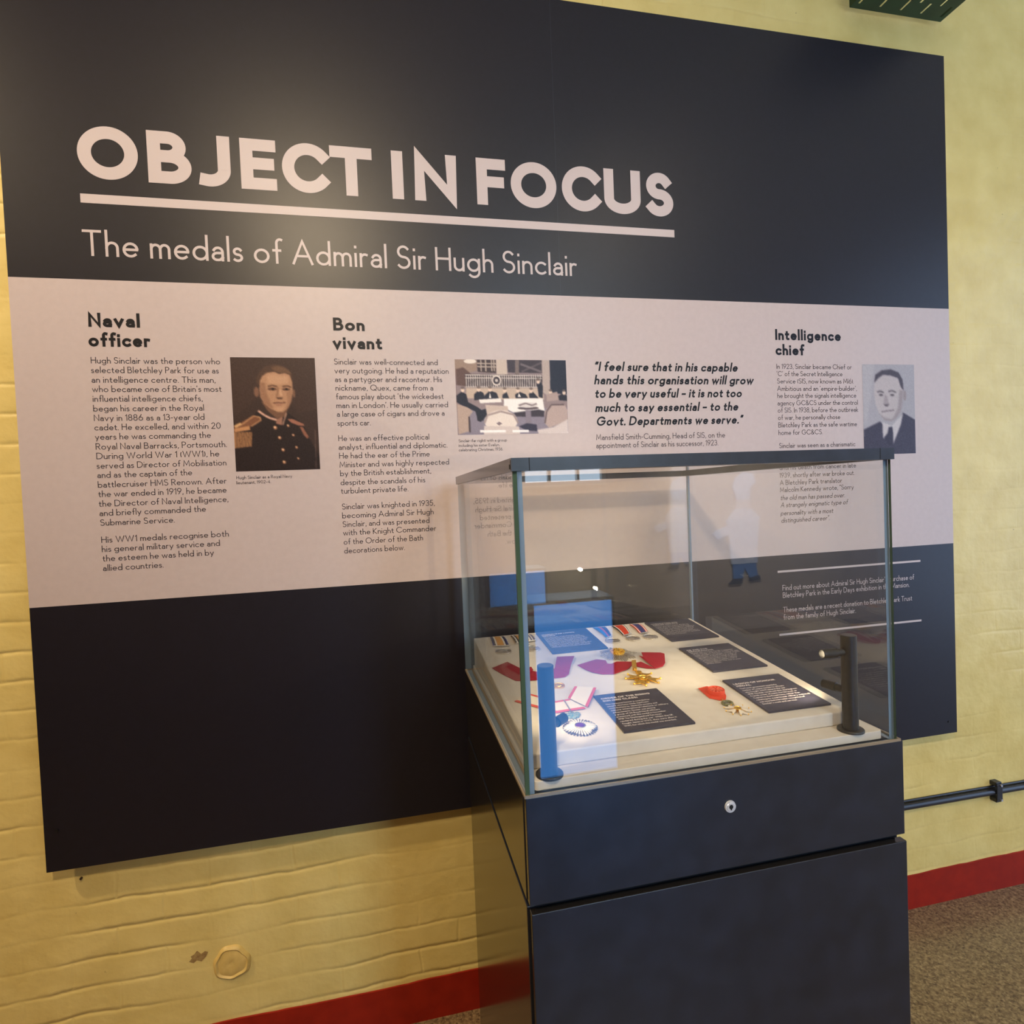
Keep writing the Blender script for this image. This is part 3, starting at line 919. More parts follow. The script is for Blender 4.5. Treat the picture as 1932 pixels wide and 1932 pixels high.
printed('caption_lettering', [['Sinclair (far right) with a group', 0.2151, 0.3602, 1.728], ['including his sister Evelyn,', 0.2149, 0.3379, 1.7145], ['celebrating Christmas, 1936.', 0.2147, 0.3474, 1.7014]], .0090, .11, M_GREY_INK)
printed('footer_lettering', [["Find out more about Admiral Sir Hugh Sinclair's purchase of", 1.2822, 1.8127, 1.2106], ['Bletchley Park in the Early Days exhibition in the Mansion.', 1.2826, 1.7919, 1.1856], ['These medals are a recent donation to Bletchley Park Trust', 1.2827, 1.8026, 1.1366], ['from the family of Hugh Sinclair.', 1.283, 1.5675, 1.1116]], .0184, .10, M_WHITE_INK, -.0006)
pmb().box(1.2657, 1.8416, -.0006, 0, 1.2713, 1.2781).build('footer_rule', M_WHITE_INK, panel)
pmb().box(1.2656, 1.8406, -.0006, 0, 1.0590, 1.0657).build('footer_rule', M_WHITE_INK, panel)
pmb().box(.5455, .5463, -.0003, 0, PZ1, PZT - .002).build('print_seam', mat('seam', rgb(44, 44, 58), .5), panel)
for sx, sz in ((1.9508, .6834), (-.8714, .7475)):
    pmb().tube([(sx, .001, sz), (sx, -.002, sz)], .004, 12).build('screw', mat('screw_dark', rgb(16, 16, 20), .35), panel)

# --- portrait of an officer
c = Canvas(128, 182, (58, 42, 38))
c.poly([(-0.002, 0.003), (0.999, -0.001), (1.007, 0.462), (0.763, 0.492), (0.544, 0.206), (0.021, 0.518), (-0.003, 0.393)], (64, 46, 41), 6)
c.poly([(0.02, 0.637), (0.185, 0.539), (0.298, 0.467), (0.509, 0.585), (0.635, 0.485), (0.825, 0.589), (0.885, 0.718), (1.02, 0.913), (1.029, 1.036), (-0.023, 1.018)], (40, 29, 29), 1)
c.poly([(0.337, 0.389), (0.407, 0.471), (0.512, 0.541), (0.607, 0.523), (0.635, 0.479), (0.658, 0.396)], (112, 78, 60), 2)
c.ell(*(0.286, 0.303), .030, .044, (124, 88, 70), 2)
c.ell(*(0.728, 0.317), .016, .038, (122, 86, 68), 2)
c.poly([(0.289, 0.238), (0.288, 0.194), (0.321, 0.137), (0.401, 0.08), (0.503, 0.056), (0.604, 0.07), (0.679, 0.101), (0.718, 0.149), (0.721, 0.225), (0.687, 0.219), (0.374, 0.225)], (78, 55, 45), 1)
c.poly([(0.467, 0.089), (0.553, 0.073), (0.637, 0.089), (0.702, 0.133), (0.701, 0.149), (0.634, 0.133), (0.562, 0.133), (0.508, 0.116)], (112, 80, 60), 3, .8)
c.poly([(0.361, 0.165), (0.418, 0.134), (0.507, 0.125), (0.561, 0.144), (0.633, 0.137), (0.69, 0.154), (0.715, 0.218), (0.714, 0.307), (0.688, 0.39), (0.65, 0.447), (0.584, 0.483), (0.516, 0.479), (0.442, 0.452), (0.37, 0.404), (0.328, 0.345), (0.325, 0.269), (0.333, 0.206)], (176, 132, 102), 1)
c.poly([(0.328, 0.219), (0.391, 0.219), (0.402, 0.307), (0.446, 0.395), (0.476, 0.452), (0.434, 0.446), (0.37, 0.404), (0.328, 0.345)], (140, 99, 76), 4, .8)
c.poly([(0.639, 0.307), (0.713, 0.282), (0.693, 0.39), (0.65, 0.447), (0.611, 0.46), (0.65, 0.396)], (146, 104, 80), 3, .7)
c.line([(0.422, 0.256), (0.473, 0.245), (0.532, 0.256)], .02, (92, 62, 48), 1, .9, 1.42)
c.line([(0.595, 0.258), (0.651, 0.25), (0.701, 0.263)], .02, (92, 62, 48), 1, .9, 1.42)
c.ell(*(0.473, 0.278), .056, .012, (92, 62, 50), 1)
c.ell(*(0.639, 0.281), .050, .011, (92, 62, 50), 1)
c.ell(*(0.48, 0.277), .018, .011, (44, 30, 28), 0)
c.ell(*(0.642, 0.279), .017, .010, (44, 30, 28), 0)
c.poly([(0.532, 0.256), (0.552, 0.269), (0.535, 0.339), (0.507, 0.351), (0.528, 0.307)], (128, 90, 68), 2, .9)
c.poly([(0.569, 0.269), (0.59, 0.333), (0.564, 0.34), (0.553, 0.307)], (204, 160, 128), 1, .8)
c.poly([(0.412, 0.162), (0.506, 0.143), (0.564, 0.162), (0.666, 0.161), (0.67, 0.225), (0.558, 0.237), (0.424, 0.225)], (196, 152, 120), 6, .8)
c.poly([(0.51, 0.353), (0.597, 0.35), (0.583, 0.367), (0.532, 0.367)], (86, 58, 46), 1)
c.line([(0.472, 0.403), (0.53, 0.398), (0.564, 0.401), (0.625, 0.397)], .014, (98, 62, 52), 1, 1, 1.42)
c.poly([(0.495, 0.413), (0.589, 0.41), (0.562, 0.426), (0.52, 0.426)], (150, 98, 80), 1, .7)
c.poly([(0.476, 0.443), (0.604, 0.437), (0.576, 0.472), (0.525, 0.475)], (196, 150, 118), 3, .6)
c.line([(0.294, 0.469), (0.371, 0.512), (0.436, 0.537), (0.511, 0.552)], .026, (206, 160, 140), 1, 1, 1.42)
c.poly([(0.512, 0.544), (0.581, 0.523), (0.567, 0.599), (0.496, 0.585)], (150, 106, 88), 1)
c.line([(0.628, 0.491), (0.596, 0.555), (0.578, 0.596)], .012, (206, 160, 136), 1, 1, 1.42)
c.poly([(0.005, 0.602), (0.083, 0.572), (0.237, 0.509), (0.269, 0.523), (0.315, 0.524), (0.321, 0.552), (0.196, 0.609), (0.178, 0.636), (0.003, 0.651)], (120, 78, 56), 1)
c.line([(0.098, 0.588), (0.236, 0.514), (0.311, 0.526), (0.321, 0.552), (0.205, 0.605)], .014, (190, 138, 98), 1, 1, 1.42)
c.poly([(0.003, 0.599), (0.074, 0.572), (0.102, 0.588), (0.022, 0.619)], (206, 160, 112), 1)
c.poly([(0.003, 0.624), (0.18, 0.601), (0.19, 0.636), (0.007, 0.656)], (186, 132, 90), 1)
for (xa, xb) in [[(0.007, 0.653), (0.008, 0.796)], [(0.029, 0.653), (0.027, 0.795)], [(0.05, 0.653), (0.047, 0.793)], [(0.071, 0.653), (0.067, 0.792)], [(0.093, 0.653), (0.087, 0.79)], [(0.114, 0.654), (0.107, 0.789)], [(0.136, 0.654), (0.127, 0.787)], [(0.157, 0.654), (0.147, 0.786)], [(0.179, 0.654), (0.168, 0.784)], [(0.201, 0.655), (0.187, 0.782)]]:
    c.line([xa, xb], .016, (176, 124, 82), 1, .95, 1.42)
c.poly([(0.635, 0.545), (0.69, 0.543), (0.825, 0.589), (0.837, 0.609), (0.764, 0.604), (0.679, 0.578)], (150, 98, 80), 1)
c.poly([(0.776, 0.614), (0.814, 0.617), (0.882, 0.705), (0.863, 0.725), (0.818, 0.685)], (136, 88, 70), 1)
for p, r in zip([(0.485, 0.62), (0.532, 0.71), (0.565, 0.818), (0.571, 0.928), (0.64, 0.604), (0.696, 0.689), (0.728, 0.799), (0.742, 0.899)], (26, 23, 23, 23, 18, 17, 18, 15)):
    c.ell(p[0], p[1], r / 1185, r / 1600, (176, 124, 92), 1)
    c.ell(p[0] - .005, p[1] - .004, r / 2400, r / 3300, (232, 188, 150), 0)
c.line([(0.962, 0.641), (0.953, 0.989)], .007, (150, 120, 110), 1, .6, 1.42)
o = c.print_mesh('portrait_photograph', -.3949, -.1766, 1.6614, 1.9702, -.0009, M_PRINT, PO, panel)
o['label'] = 'sepia portrait print of a person in dark naval uniform with epaulettes'

# --- restaurant group
c = Canvas(225, 147, (140, 122, 124))
c.poly([(-0.002, 0.001), (0.193, 0.003), (0.192, 0.147), (0.004, 0.218)], (150, 126, 112), 3)
c.poly([(0.193, 0.003), (0.362, 0.005), (0.363, 0.181), (0.195, 0.164)], (66, 52, 52), 1)
for x in (345, 375, 405, 435): pass
for a, b in [[(0.228, 0.003), (0.228, 0.155)], [(0.269, 0.002), (0.269, 0.155)], [(0.321, 0.001), (0.322, 0.154)], [(0.342, 0.001), (0.343, 0.154)], [(0.194, 0.051), (0.362, 0.054)], [(0.193, 0.094), (0.361, 0.098)]]:
    c.line([a, b], .012, (176, 158, 146), 0, .9, .65)
c.poly([(0.362, 0.001), (0.46, 0.001), (0.459, 0.215), (0.363, 0.198)], (196, 178, 166), 1)
c.poly([(0.46, 0.003), (0.78, 0.002), (0.781, 0.178), (0.465, 0.171)], (62, 52, 58), 1)
c.poly([(0.533, 0.002), (0.569, 0.001), (0.56, 0.357), (0.526, 0.357)], (120, 104, 100), 1)
c.line([(0.58, 0.055), (0.77, 0.16)], .02, (120, 106, 108), 1, .8, .65)
c.line([(0.589, 0.161), (0.773, 0.034)], .014, (110, 96, 98), 1, .7, .65)
c.poly([(0.777, -0.001), (0.85, -0.003), (0.846, 0.519), (0.772, 0.429)], (178, 160, 152), 1)
c.poly([(0.849, 0.001), (1.004, 0.001), (1.0, 0.466), (0.847, 0.447)], (34, 34, 48), 1)
c.ell(*(0.133, 0.025), .055, .03, (226, 214, 204), 1)
c.poly([(0.006, 0.131), (0.07, 0.104), (0.131, 0.182), (0.085, 0.357), (0.006, 0.339)], (96, 72, 66), 2)
c.poly([(0.084, 0.191), (0.775, 0.205), (0.774, 0.375), (0.085, 0.374)], (70, 60, 64), 1)
for a, b in [[(0.095, 0.203), (0.092, 0.371)], [(0.115, 0.203), (0.111, 0.371)], [(0.134, 0.203), (0.131, 0.371)], [(0.154, 0.203), (0.151, 0.371)], [(0.174, 0.203), (0.17, 0.371)], [(0.193, 0.203), (0.19, 0.371)], [(0.213, 0.202), (0.21, 0.371)], [(0.233, 0.202), (0.229, 0.371)], [(0.253, 0.202), (0.249, 0.371)], [(0.272, 0.202), (0.269, 0.371)], [(0.292, 0.202), (0.289, 0.371)], [(0.312, 0.202), (0.309, 0.371)], [(0.332, 0.202), (0.329, 0.371)], [(0.352, 0.202), (0.348, 0.371)], [(0.372, 0.202), (0.368, 0.371)], [(0.392, 0.202), (0.388, 0.371)], [(0.412, 0.202), (0.408, 0.371)], [(0.432, 0.202), (0.429, 0.371)], [(0.452, 0.201), (0.449, 0.371)], [(0.472, 0.201), (0.469, 0.371)], [(0.492, 0.201), (0.489, 0.371)], [(0.513, 0.201), (0.509, 0.371)], [(0.533, 0.201), (0.529, 0.371)], [(0.553, 0.201), (0.55, 0.371)], [(0.574, 0.201), (0.57, 0.371)], [(0.594, 0.2), (0.59, 0.371)], [(0.614, 0.2), (0.611, 0.371)], [(0.635, 0.2), (0.631, 0.371)], [(0.655, 0.2), (0.652, 0.371)], [(0.676, 0.2), (0.672, 0.371)], [(0.696, 0.2), (0.693, 0.371)], [(0.716, 0.2), (0.713, 0.371)], [(0.737, 0.199), (0.734, 0.371)], [(0.758, 0.199), (0.754, 0.371)], [(0.086, 0.203), (0.775, 0.214)], [(0.085, 0.244), (0.773, 0.25)], [(0.082, 0.364), (0.774, 0.368)]]:
    c.line([a, b], .008, (206, 192, 184), 0, .85, .65)
c.ell(*(0.36, 0.278), .042, .072, (210, 196, 188), 0)
c.ell(*(0.36, 0.278), .030, .050, (60, 50, 56), 0)
c.ell(*(0.36, 0.278), .014, .022, (190, 176, 170), 0)
c.poly([(0.086, 0.378), (0.776, 0.379), (0.784, 0.537), (0.389, 0.534), (0.087, 0.514)], (190, 168, 152), 2)
c.poly([(0.002, 0.67), (1.002, 0.648), (0.999, 1.002), (0.002, 0.998)], (132, 122, 136), 3)
# seated guests: jackets and heads
for pl in [[(0.002, 0.479), (0.049, 0.427), (0.088, 0.462), (0.102, 0.567), (0.187, 0.638), (0.243, 0.709), (0.228, 0.814), (0.182, 0.813), (0.162, 0.69), (0.038, 0.601), (0.003, 0.566)], [(0.157, 0.462), (0.199, 0.409), (0.239, 0.445), (0.254, 0.533), (0.155, 0.541)], [(0.247, 0.48), (0.298, 0.413), (0.356, 0.445), (0.377, 0.534), (0.248, 0.533)], [(0.408, 0.472), (0.445, 0.428), (0.466, 0.517), (0.407, 0.516)], [(0.521, 0.472), (0.558, 0.428), (0.617, 0.464), (0.639, 0.518), (0.525, 0.517)], [(0.647, 0.464), (0.678, 0.42), (0.736, 0.519), (0.651, 0.518)], [(0.726, 0.321), (0.754, 0.285), (0.779, 0.357), (0.772, 0.519), (0.737, 0.5)], [(0.907, 0.502), (0.964, 0.448), (0.997, 0.484), (0.997, 0.557), (0.918, 0.547)], [(0.174, 0.69), (0.256, 0.656), (0.266, 0.744), (0.205, 0.831), (0.176, 0.813)]]:
    c.poly(pl, (36, 32, 42), 1)
for p in [(0.058, 0.395), (0.199, 0.389), (0.299, 0.389), (0.43, 0.403), (0.549, 0.403), (0.669, 0.407), (0.737, 0.282), (0.973, 0.433), (0.848, 0.429)]:
    c.ell(p[0], p[1] + .012, .016, .030, (222, 196, 178), 1)
    c.ell(p[0], p[1] - .018, .016, .018, (96, 80, 76), 1, .8)
c.poly([(0.557, 0.446), (0.574, 0.5), (0.544, 0.5)], (230, 220, 214), 0)
c.poly([(0.297, 0.436), (0.307, 0.515), (0.286, 0.515)], (230, 220, 214), 0)
c.poly([(0.81, 0.465), (0.909, 0.429), (0.925, 0.547), (0.808, 0.564)], (168, 146, 140), 2)
# tables and chairs
c.poly([(0.196, 0.532), (0.389, 0.516), (0.4, 0.569), (0.206, 0.582)], (232, 224, 220), 1)
c.poly([(0.419, 0.525), (0.772, 0.519), (0.786, 0.69), (0.731, 0.698), (0.502, 0.712), (0.415, 0.64)], (236, 230, 228), 1)
c.poly([(0.502, 0.712), (0.732, 0.671), (0.782, 0.69), (0.78, 0.771), (0.525, 0.766)], (58, 48, 56), 2)
c.ell(*(0.636, 0.652), .097, .022, (84, 70, 74), 1)
c.ell(*(0.632, 0.611), .092, .035, (212, 202, 200), 1)
c.line([(0.553, 0.615), (0.613, 0.586), (0.673, 0.616), (0.716, 0.59)], .012, (110, 94, 96), 1, .9, .65)
c.poly([(0.609, 0.678), (0.661, 0.679), (0.66, 0.876), (0.608, 0.875)], (128, 116, 128), 1)
c.poly([(0.545, 0.9), (0.618, 0.857), (0.708, 0.877), (0.712, 0.967), (0.615, 0.956)], (48, 42, 60), 2)
c.poly([(0.004, 0.592), (0.095, 0.636), (0.139, 0.689), (0.105, 0.759), (0.103, 0.952), (0.006, 0.993)], (176, 152, 140), 1)
c.line([(0.105, 0.759), (0.106, 0.969)], .014, (60, 48, 50), 1, .9, .65)
c.poly([(0.252, 0.603), (0.451, 0.623), (0.455, 0.712), (0.265, 0.762)], (196, 176, 166), 1)
c.ell(*(0.386, 0.826), .148, .150, (222, 208, 200), 1)
c.line([(0.239, 0.85), (0.266, 0.744), (0.384, 0.693), (0.502, 0.739), (0.54, 0.856)], .016, (150, 130, 128), 1, .9, .65)
c.poly([(0.342, 0.855), (0.369, 0.831), (0.396, 0.856), (0.367, 0.882)], (130, 112, 116), 0)
c.poly([(0.233, 0.885), (0.545, 0.9), (0.554, 0.999), (0.229, 1.001)], (204, 188, 184), 1)
c.poly([(0.786, 0.699), (0.844, 0.601), (0.973, 0.602), (0.999, 0.684), (0.998, 0.829), (0.823, 0.925), (0.782, 0.861)], (176, 154, 148), 1)
c.line([(0.785, 0.861), (0.804, 0.699), (0.849, 0.61), (0.972, 0.607)], .014, (90, 74, 78), 1, .9, .65)
c.poly([(0.712, 0.949), (0.859, 0.917), (0.998, 0.811), (0.999, 1.002), (0.723, 1.004)], (206, 192, 190), 2)
c.line([(0.195, 0.957), (0.424, 0.96)], .022, (240, 236, 236), 0, .9, .65)
c.line([(0.484, 0.962), (0.633, 0.962)], .022, (240, 236, 236), 0, .9, .65)
o = c.print_mesh('group_photograph', .2139, .5532, 1.7496, 1.9704, -.0009, M_PRINT, PO, panel)
o['label'] = 'black and white print of people dining at restaurant tables'

# --- portrait of an older man
c = Canvas(84, 124, (161, 156, 161))
c.poly([(-0.0, -0.002), (0.23, 0.001), (0.16, 0.353), (0.032, 0.713), (-0.002, 0.516)], (174, 168, 171), 8, .7)
c.poly([(0.004, 0.721), (0.318, 0.634), (0.514, 0.768), (0.768, 0.538), (1.007, 0.623), (1.013, 1.0), (0.0, 1.016)], (61, 55, 69), 1)
c.poly([(0.361, 0.642), (0.545, 0.685), (0.767, 0.546), (0.719, 0.671), (0.566, 0.885), (0.368, 0.816)], (190, 182, 183), 1)
c.poly([(0.482, 0.698), (0.551, 0.694), (0.565, 0.768), (0.566, 0.885), (0.479, 0.908), (0.382, 0.816), (0.456, 0.767)], (54, 48, 62), 1)
c.ell(*(0.807, 0.346), .030, .058, (147, 134, 134), 1)
c.poly([(0.213, 0.287), (0.228, 0.189), (0.297, 0.107), (0.455, 0.065), (0.627, 0.073), (0.739, 0.155), (0.78, 0.288), (0.758, 0.421), (0.725, 0.521), (0.635, 0.595), (0.519, 0.632), (0.405, 0.618), (0.294, 0.534), (0.235, 0.435)], (179, 168, 168), 1)
c.poly([(0.222, 0.205), (0.248, 0.115), (0.369, 0.066), (0.542, 0.053), (0.698, 0.089), (0.773, 0.172), (0.786, 0.288), (0.735, 0.255), (0.682, 0.152), (0.539, 0.123), (0.396, 0.115), (0.295, 0.156)], (72, 65, 74), 1)
c.poly([(0.705, 0.288), (0.78, 0.288), (0.758, 0.421), (0.725, 0.521), (0.635, 0.595), (0.548, 0.627), (0.668, 0.487)], (142, 130, 132), 3, .8)
c.line([(0.275, 0.307), (0.338, 0.297), (0.402, 0.314)], .022, (80, 72, 78), 1, .9, 1.45)
c.line([(0.488, 0.304), (0.561, 0.291), (0.64, 0.311)], .022, (80, 72, 78), 1, .9, 1.45)
c.ell(*(0.347, 0.34), .040, .012, (84, 75, 81), 1)
c.ell(*(0.564, 0.341), .040, .012, (84, 75, 81), 1)
c.poly([(0.422, 0.329), (0.466, 0.354), (0.492, 0.445), (0.382, 0.453)], (156, 144, 146), 2)
c.poly([(0.397, 0.444), (0.512, 0.44), (0.468, 0.466), (0.425, 0.466)], (98, 87, 93), 1)
c.line([(0.351, 0.528), (0.437, 0.519), (0.595, 0.51)], .016, (96, 84, 90), 1, .9, 1.45)
c.poly([(0.294, 0.538), (0.404, 0.621), (0.519, 0.632), (0.635, 0.595), (0.52, 0.61), (0.406, 0.593)], (140, 129, 130), 2, .8)
o = c.print_mesh('portrait_photograph', 1.6168, 1.8312, 1.6563, 1.9669, -.0009, M_PRINT, PO, panel)
o['label'] = 'grey portrait print of a person in dark suit and tie'

# ------------------------------------------------------------------ the showcase
CX0, CX1, CYF, CYB = .1916, .9073, -.8189, -.1104
CZT, CGZ1, CGZ0 = 1.0865, .9118, .9005
CO = ((CX0 + CX1) / 2, (CYF + CYB) / 2, 0.0)
case = thing('display_case', 'tall glass-topped black cabinet showing medals in front of the navy panel', 'display case', CO)


def cmb():
    return Shift(CO)


sd = {'-x': 1, '+x': 1}
lower = cmb()
lower.box(CX0, CX1, CYF + .017, CYB, 0.012, CGZ0, 0, sd)
lower.box(CX0 + .01, CX1 - .01, CYF + .03, CYB - .01, FZ, .012, 2)
lower.build('lower_cabinet', [M_CASE, M_CASE_SIDE, M_GAP], case, bevel=.0012)
cmb().box(CX0 + .0035, CX1 + .003, CYF - .001, CYF + .014, .008, CGZ0 - .002, 0, {'-x': 1, '+z': 1}).build('front_door', [M_CASE, M_CASE_SIDE], case, bevel=.0012)
cmb().box(CX0 + .012, CX1 - .008, CYF + .014, CYB - .012, CGZ0, CGZ1).build('shadow_gap', M_GAP, case)
cmb().box(CX0, CX1, CYF + .0165, CYB, CGZ1, CZT, 0, sd).build('upper_cabinet', [M_CASE, M_CASE_SIDE], case, bevel=.0008)
fp = cmb().box(CX0 + .0015, CX1, CYF, CYF + .015, CGZ1, CZT - .001, 0, {'-x': 1}).build('front_panel', [M_CASE, M_CASE_SIDE], case, bevel=.0008)
lx, lz = .5503, 1.0188
lk = cmb()
lk.tube([(lx, CYF - .0005, lz), (lx, CYF - .003, lz)], [.0105, .0098], 28)
lk.tube([(lx, CYF - .003, lz), (lx, CYF - .0042, lz)], [.0078, .0072], 28)
lock = lk.build('lock', mat('lock_face', rgb(206, 208, 214), .3, .35), fp, smooth=True)
kh = cmb()
kh.tube([(lx, CYF - .0042, lz + .0006), (lx, CYF - .0046, lz + .0006)], .0038, 16)
kh.box(lx - .0010, lx + .0010, CYF - .0046, CYF - .0042, lz - .005, lz)
o = kh.build('keyhole', M_GAP, fp)
# metal rim that holds the glass
rz0, rz1 = CZT - .001, CZT + .0035
cmb().box(CX0, CX1 - .004, CYF, CYF + .0025, rz0, rz1).box(CX0, CX0 + .0025, CYF + .0025, CYB, rz0, rz1).box(CX1 - .0065, CX1 - .004, CYF + .0025, CYB, rz0, rz1).box(CX0 + .0025, CX1 - .0065, CYB - .0025, CYB, rz0, rz1).box(CX0 + .0165, CX0 + .0195, CYF + .019, CYB - .0175, rz0, rz1 + .002).build('glass_rim', M_RIM, case)
# glass hood: butt jointed panes with polished green edges
GX0, GX1, GY0, GY1 = .1945, .8975, -.8182, -.100
GZ0, GZ1, GT = CZT + .0002, 1.603, .016
eg = {'-z': 1, '+z': 1}
FT = .0085
g = cmb()
# the front pane has a wide polished arris on its left end
ch = .006
pl = [(GX0 + ch, GY0), (GX1 - .003, GY0), (GX1, GY0 + .003), (GX1, GY0 + FT), (GX0, GY0 + FT), (GX0, GY0 + .0035)]
i = len(g.v)
g.v += [(x, y, z) for z in (GZ0, GZ1) for x, y in pl]
nn = len(pl)
for a in range(nn):
    b = (a + 1) % nn
    g.f.append((i + a, i + b, i + nn + b, i + nn + a)); g.m.append(0 if a in (0, 3) else 1)
g.f.append(tuple(i + a for a in range(nn))[::-1]); g.m.append(2)
g.f.append(tuple(i + nn + a for a in range(nn))); g.m.append(2)
g.build('glass_pane', [M_GLASS, M_GEDGE, M_GEDGE2], case)
cmb().box(GX0, GX0 + GT, GY0 + FT + .0006, GY1, GZ0, GZ1, 0, {'-y': 2, '+y': 2, '-z': 2, '+z': 2}).build('glass_pane', [M_GLASS, M_GEDGE, M_GEDGE2], case)
cmb().box(GX1 - .010, GX1, GY0 + FT + .0006, GY1, GZ0, GZ1, 0, {'-y': 2, '+y': 2, '-z': 2, '+z': 2}).build('glass_pane', [M_GLASS, M_GEDGE, M_GEDGE2], case)
cmb().box(GX0 + GT + .0006, GX1 - .0106, GY1 - .010, GY1, GZ0, GZ1, 0, {'-x': 2, '+x': 2, '-z': 2, '+z': 2}).build('glass_pane', [M_GLASS, M_GEDGE, M_GEDGE2], case)
# lid
LX0, LX1, LYF, LYB, LZ0, LZ1 = .1916, .9012, -.8204, -.085, 1.6029, 1.6236
FW = .034
lid = cmb()
lid.box(LX0, LX1, LYF, LYF + FW, LZ0, LZ1, 0, {'-x': 1})
lid.box(LX0, LX1, LYB - FW, LYB, LZ0, LZ1, 0, {'-x': 1})
lid.box(LX0, LX0 + FW, LYF + FW, LYB - FW, LZ0, LZ1, 0, {'-x': 1})
lid.box(LX1 - FW, LX1, LYF + FW, LYB - FW, LZ0, LZ1)
lf = lid.build('lid_frame', [M_LID, M_CASE_SIDE], case)
for gx in (LX0 + .0285, LX1 - .0305):
    cmb().box(gx, gx + .0011, LYF - .0003, LYF, LZ0, LZ1).build('joint', M_GAP, lf)
cmb().box(LX0 - .0003, LX0, LYF + .004, LYF + .0055, LZ0 + .001, LZ1 - .003).box(LX0 - .0003, LX0, LYF + .009, LYF + .016, LZ0 + .004, LZ0 + .011).build('hinge_slot', M_GAP, lf)
cmb().box(LX0 + FW, LX1 - FW, LYF + FW, LYB - FW, LZ0 + .008, LZ0 + .016, 0, {'-x': 1, '+x': 1, '-y': 1, '+y': 1}).build('lid_glass', [M_GLASS, M_GEDGE], case)

# ------------------------------------------------------------------ inside the showcase
bz0, bz1 = CZT + .0001, 1.102


def rounded(x0, x1, y0, y1, r, n=5):
    out = []
    for cx, cy, d in ((x1 - r, y1 - r, 0), (x0 + r, y1 - r, 90), (x0 + r, y0 + r, 180), (x1 - r, y0 + r, 270)):
        out += [(cx + r * math.cos(math.radians(d + 90 * i / n)), cy + r * math.sin(math.radians(d + 90 * i / n))) for i in range(n + 1)]
    return out


mb = MB().slab([(x, y, bz1) for x, y in rounded(.2125, .880, -.8025, -.118, .007)], bz1 - bz0)
tag(mb.build('base_board', M_BOARD, bevel=.001), 'flat white board lining the bottom of the glass case', 'board')

SY0, SZ0, TILT = -.761, 1.128, math.atan(.086031)
ct, stl = math.cos(TILT), math.sin(TILT)
SX0, SX1, SB_ = .2151, .8625, .6235
mb = MB()
pts = [(SY0, bz1), (SY0 + SB_ * ct, bz1), (SY0 + SB_ * ct, SZ0 + SB_ * stl), (SY0, SZ0)]
i0 = 0
mb.v = [(SX0, y, z) for y, z in pts] + [(SX1, y, z) for y, z in pts]
mb.f = [(0, 3, 2, 1), (4, 5, 6, 7), (0, 1, 5, 4), (1, 2, 6, 5), (2, 3, 7, 6), (3, 0, 4, 7)]
mb.m = [0] * 6
tag(mb.build('sloped_plinth', M_BOARD, bevel=.003, seg=3), 'thick white sloping block under the medals inside the glass case', 'plinth')


def lamp(label, x, y, ztop, heads):
    e = thing('display_lamp', label, 'lamp', (x, y, bz1), group='case lamps')
    b = MB().lathe([(.0230, 0), (.0230, .003), (.0220, .0042), (.0145, .0046)], n=36)
    b.build('base', M_POLE, e, smooth=True)
    p = MB().lathe([(.0137, .004), (.0137, ztop - bz1 - .001), (.0127, ztop - bz1)], n=32)
    p.build('post', M_POLE, e, smooth=True)
    for z, ang, ln, aim, power, cone in heads:
        a = math.radians(ang)
        d = Vector((math.cos(a), math.sin(a), 0))
        h = MB()
        p0 = Vector((0, 0, z - bz1))
        q0, q1, q2 = p0 + d * .010, p0 + d * .026, p0 + d * ln
        for pp in (([q0, q1, q1 + d * .0005, q2], [.0068, .0068, .0086, .0086]), ([q2, q2 + d * .00001], [.0086, .0076]), ([q2, q2 - d * .013], [.0076, .0074])):
            h.tube(*pp, n=24, caps=False)
        h.tube([q0, q0 + d * .0001], .0068, 24)
        h.tube([q2 - d * .0132, q2 - d * .0130], .0078, 24)
        hd = h.build('lamp_head', M_POLE, e, smooth=True)
        MB().tube([q2 - d * .0128, q2 - d * .0120], .0064, 20).build('lens', M_LED, hd)
        tip = Vector((x, y, bz1)) + q2 + d * .004
        L_ = spot('lamp_light', tip, aim, power, cone, 0.6, .006, (1.0, .80, .50))
    return e


lamp('lamp post shining blue with reflections at front left corner of the glass case', .2425, -.786, 1.2850,
     [(1.252, 70, .052, (.50, -.20, 1.17), .9, 160), (1.181, 40, .050, (.55, -.40, 1.14), .12, 160)])
lamp('black lamp post at front right of the glass case, two stubby heads pointing left', (.8265), -.7850, 1.2815,
     [(1.250, 176, .055, (.30, 0, 1.37), 8, 75), (1.176, 104, .053, (.62, -.10, 1.17), 1.0, 160)])


# ---- things lying on the slope are built in its own plane: a across, b up the slope, h off it
def deck(a, b, h=0.0):
    return (a, SY0 + b * ct - h * stl, SZ0 + b * stl + h * ct)


def deck_thing(name, label, cat, a, b, group=None, spin=0.0):
    e = thing(name, label, cat, deck(a, b, .0002), (TILT, 0, 0), group)
    e['o'] = 0
    del e['o']
    return e


class On(MB):
    def __init__(self, a, b):
        super().__init__(); self.o = (a, b)

    def build(self, *ar, **k):
        self.v = [(p[0] - self.o[0], p[1] - self.o[1], p[2]) for p in self.v]
        return super().build(*ar, **k)


M_PLAC = mottled('placard_navy', rgb(44, 44, 62), rgb(49, 49, 67), 60, 0.34, 0.5)
M_PTEXT = mat('placard_ink', rgb(214, 206, 206), 0.4)


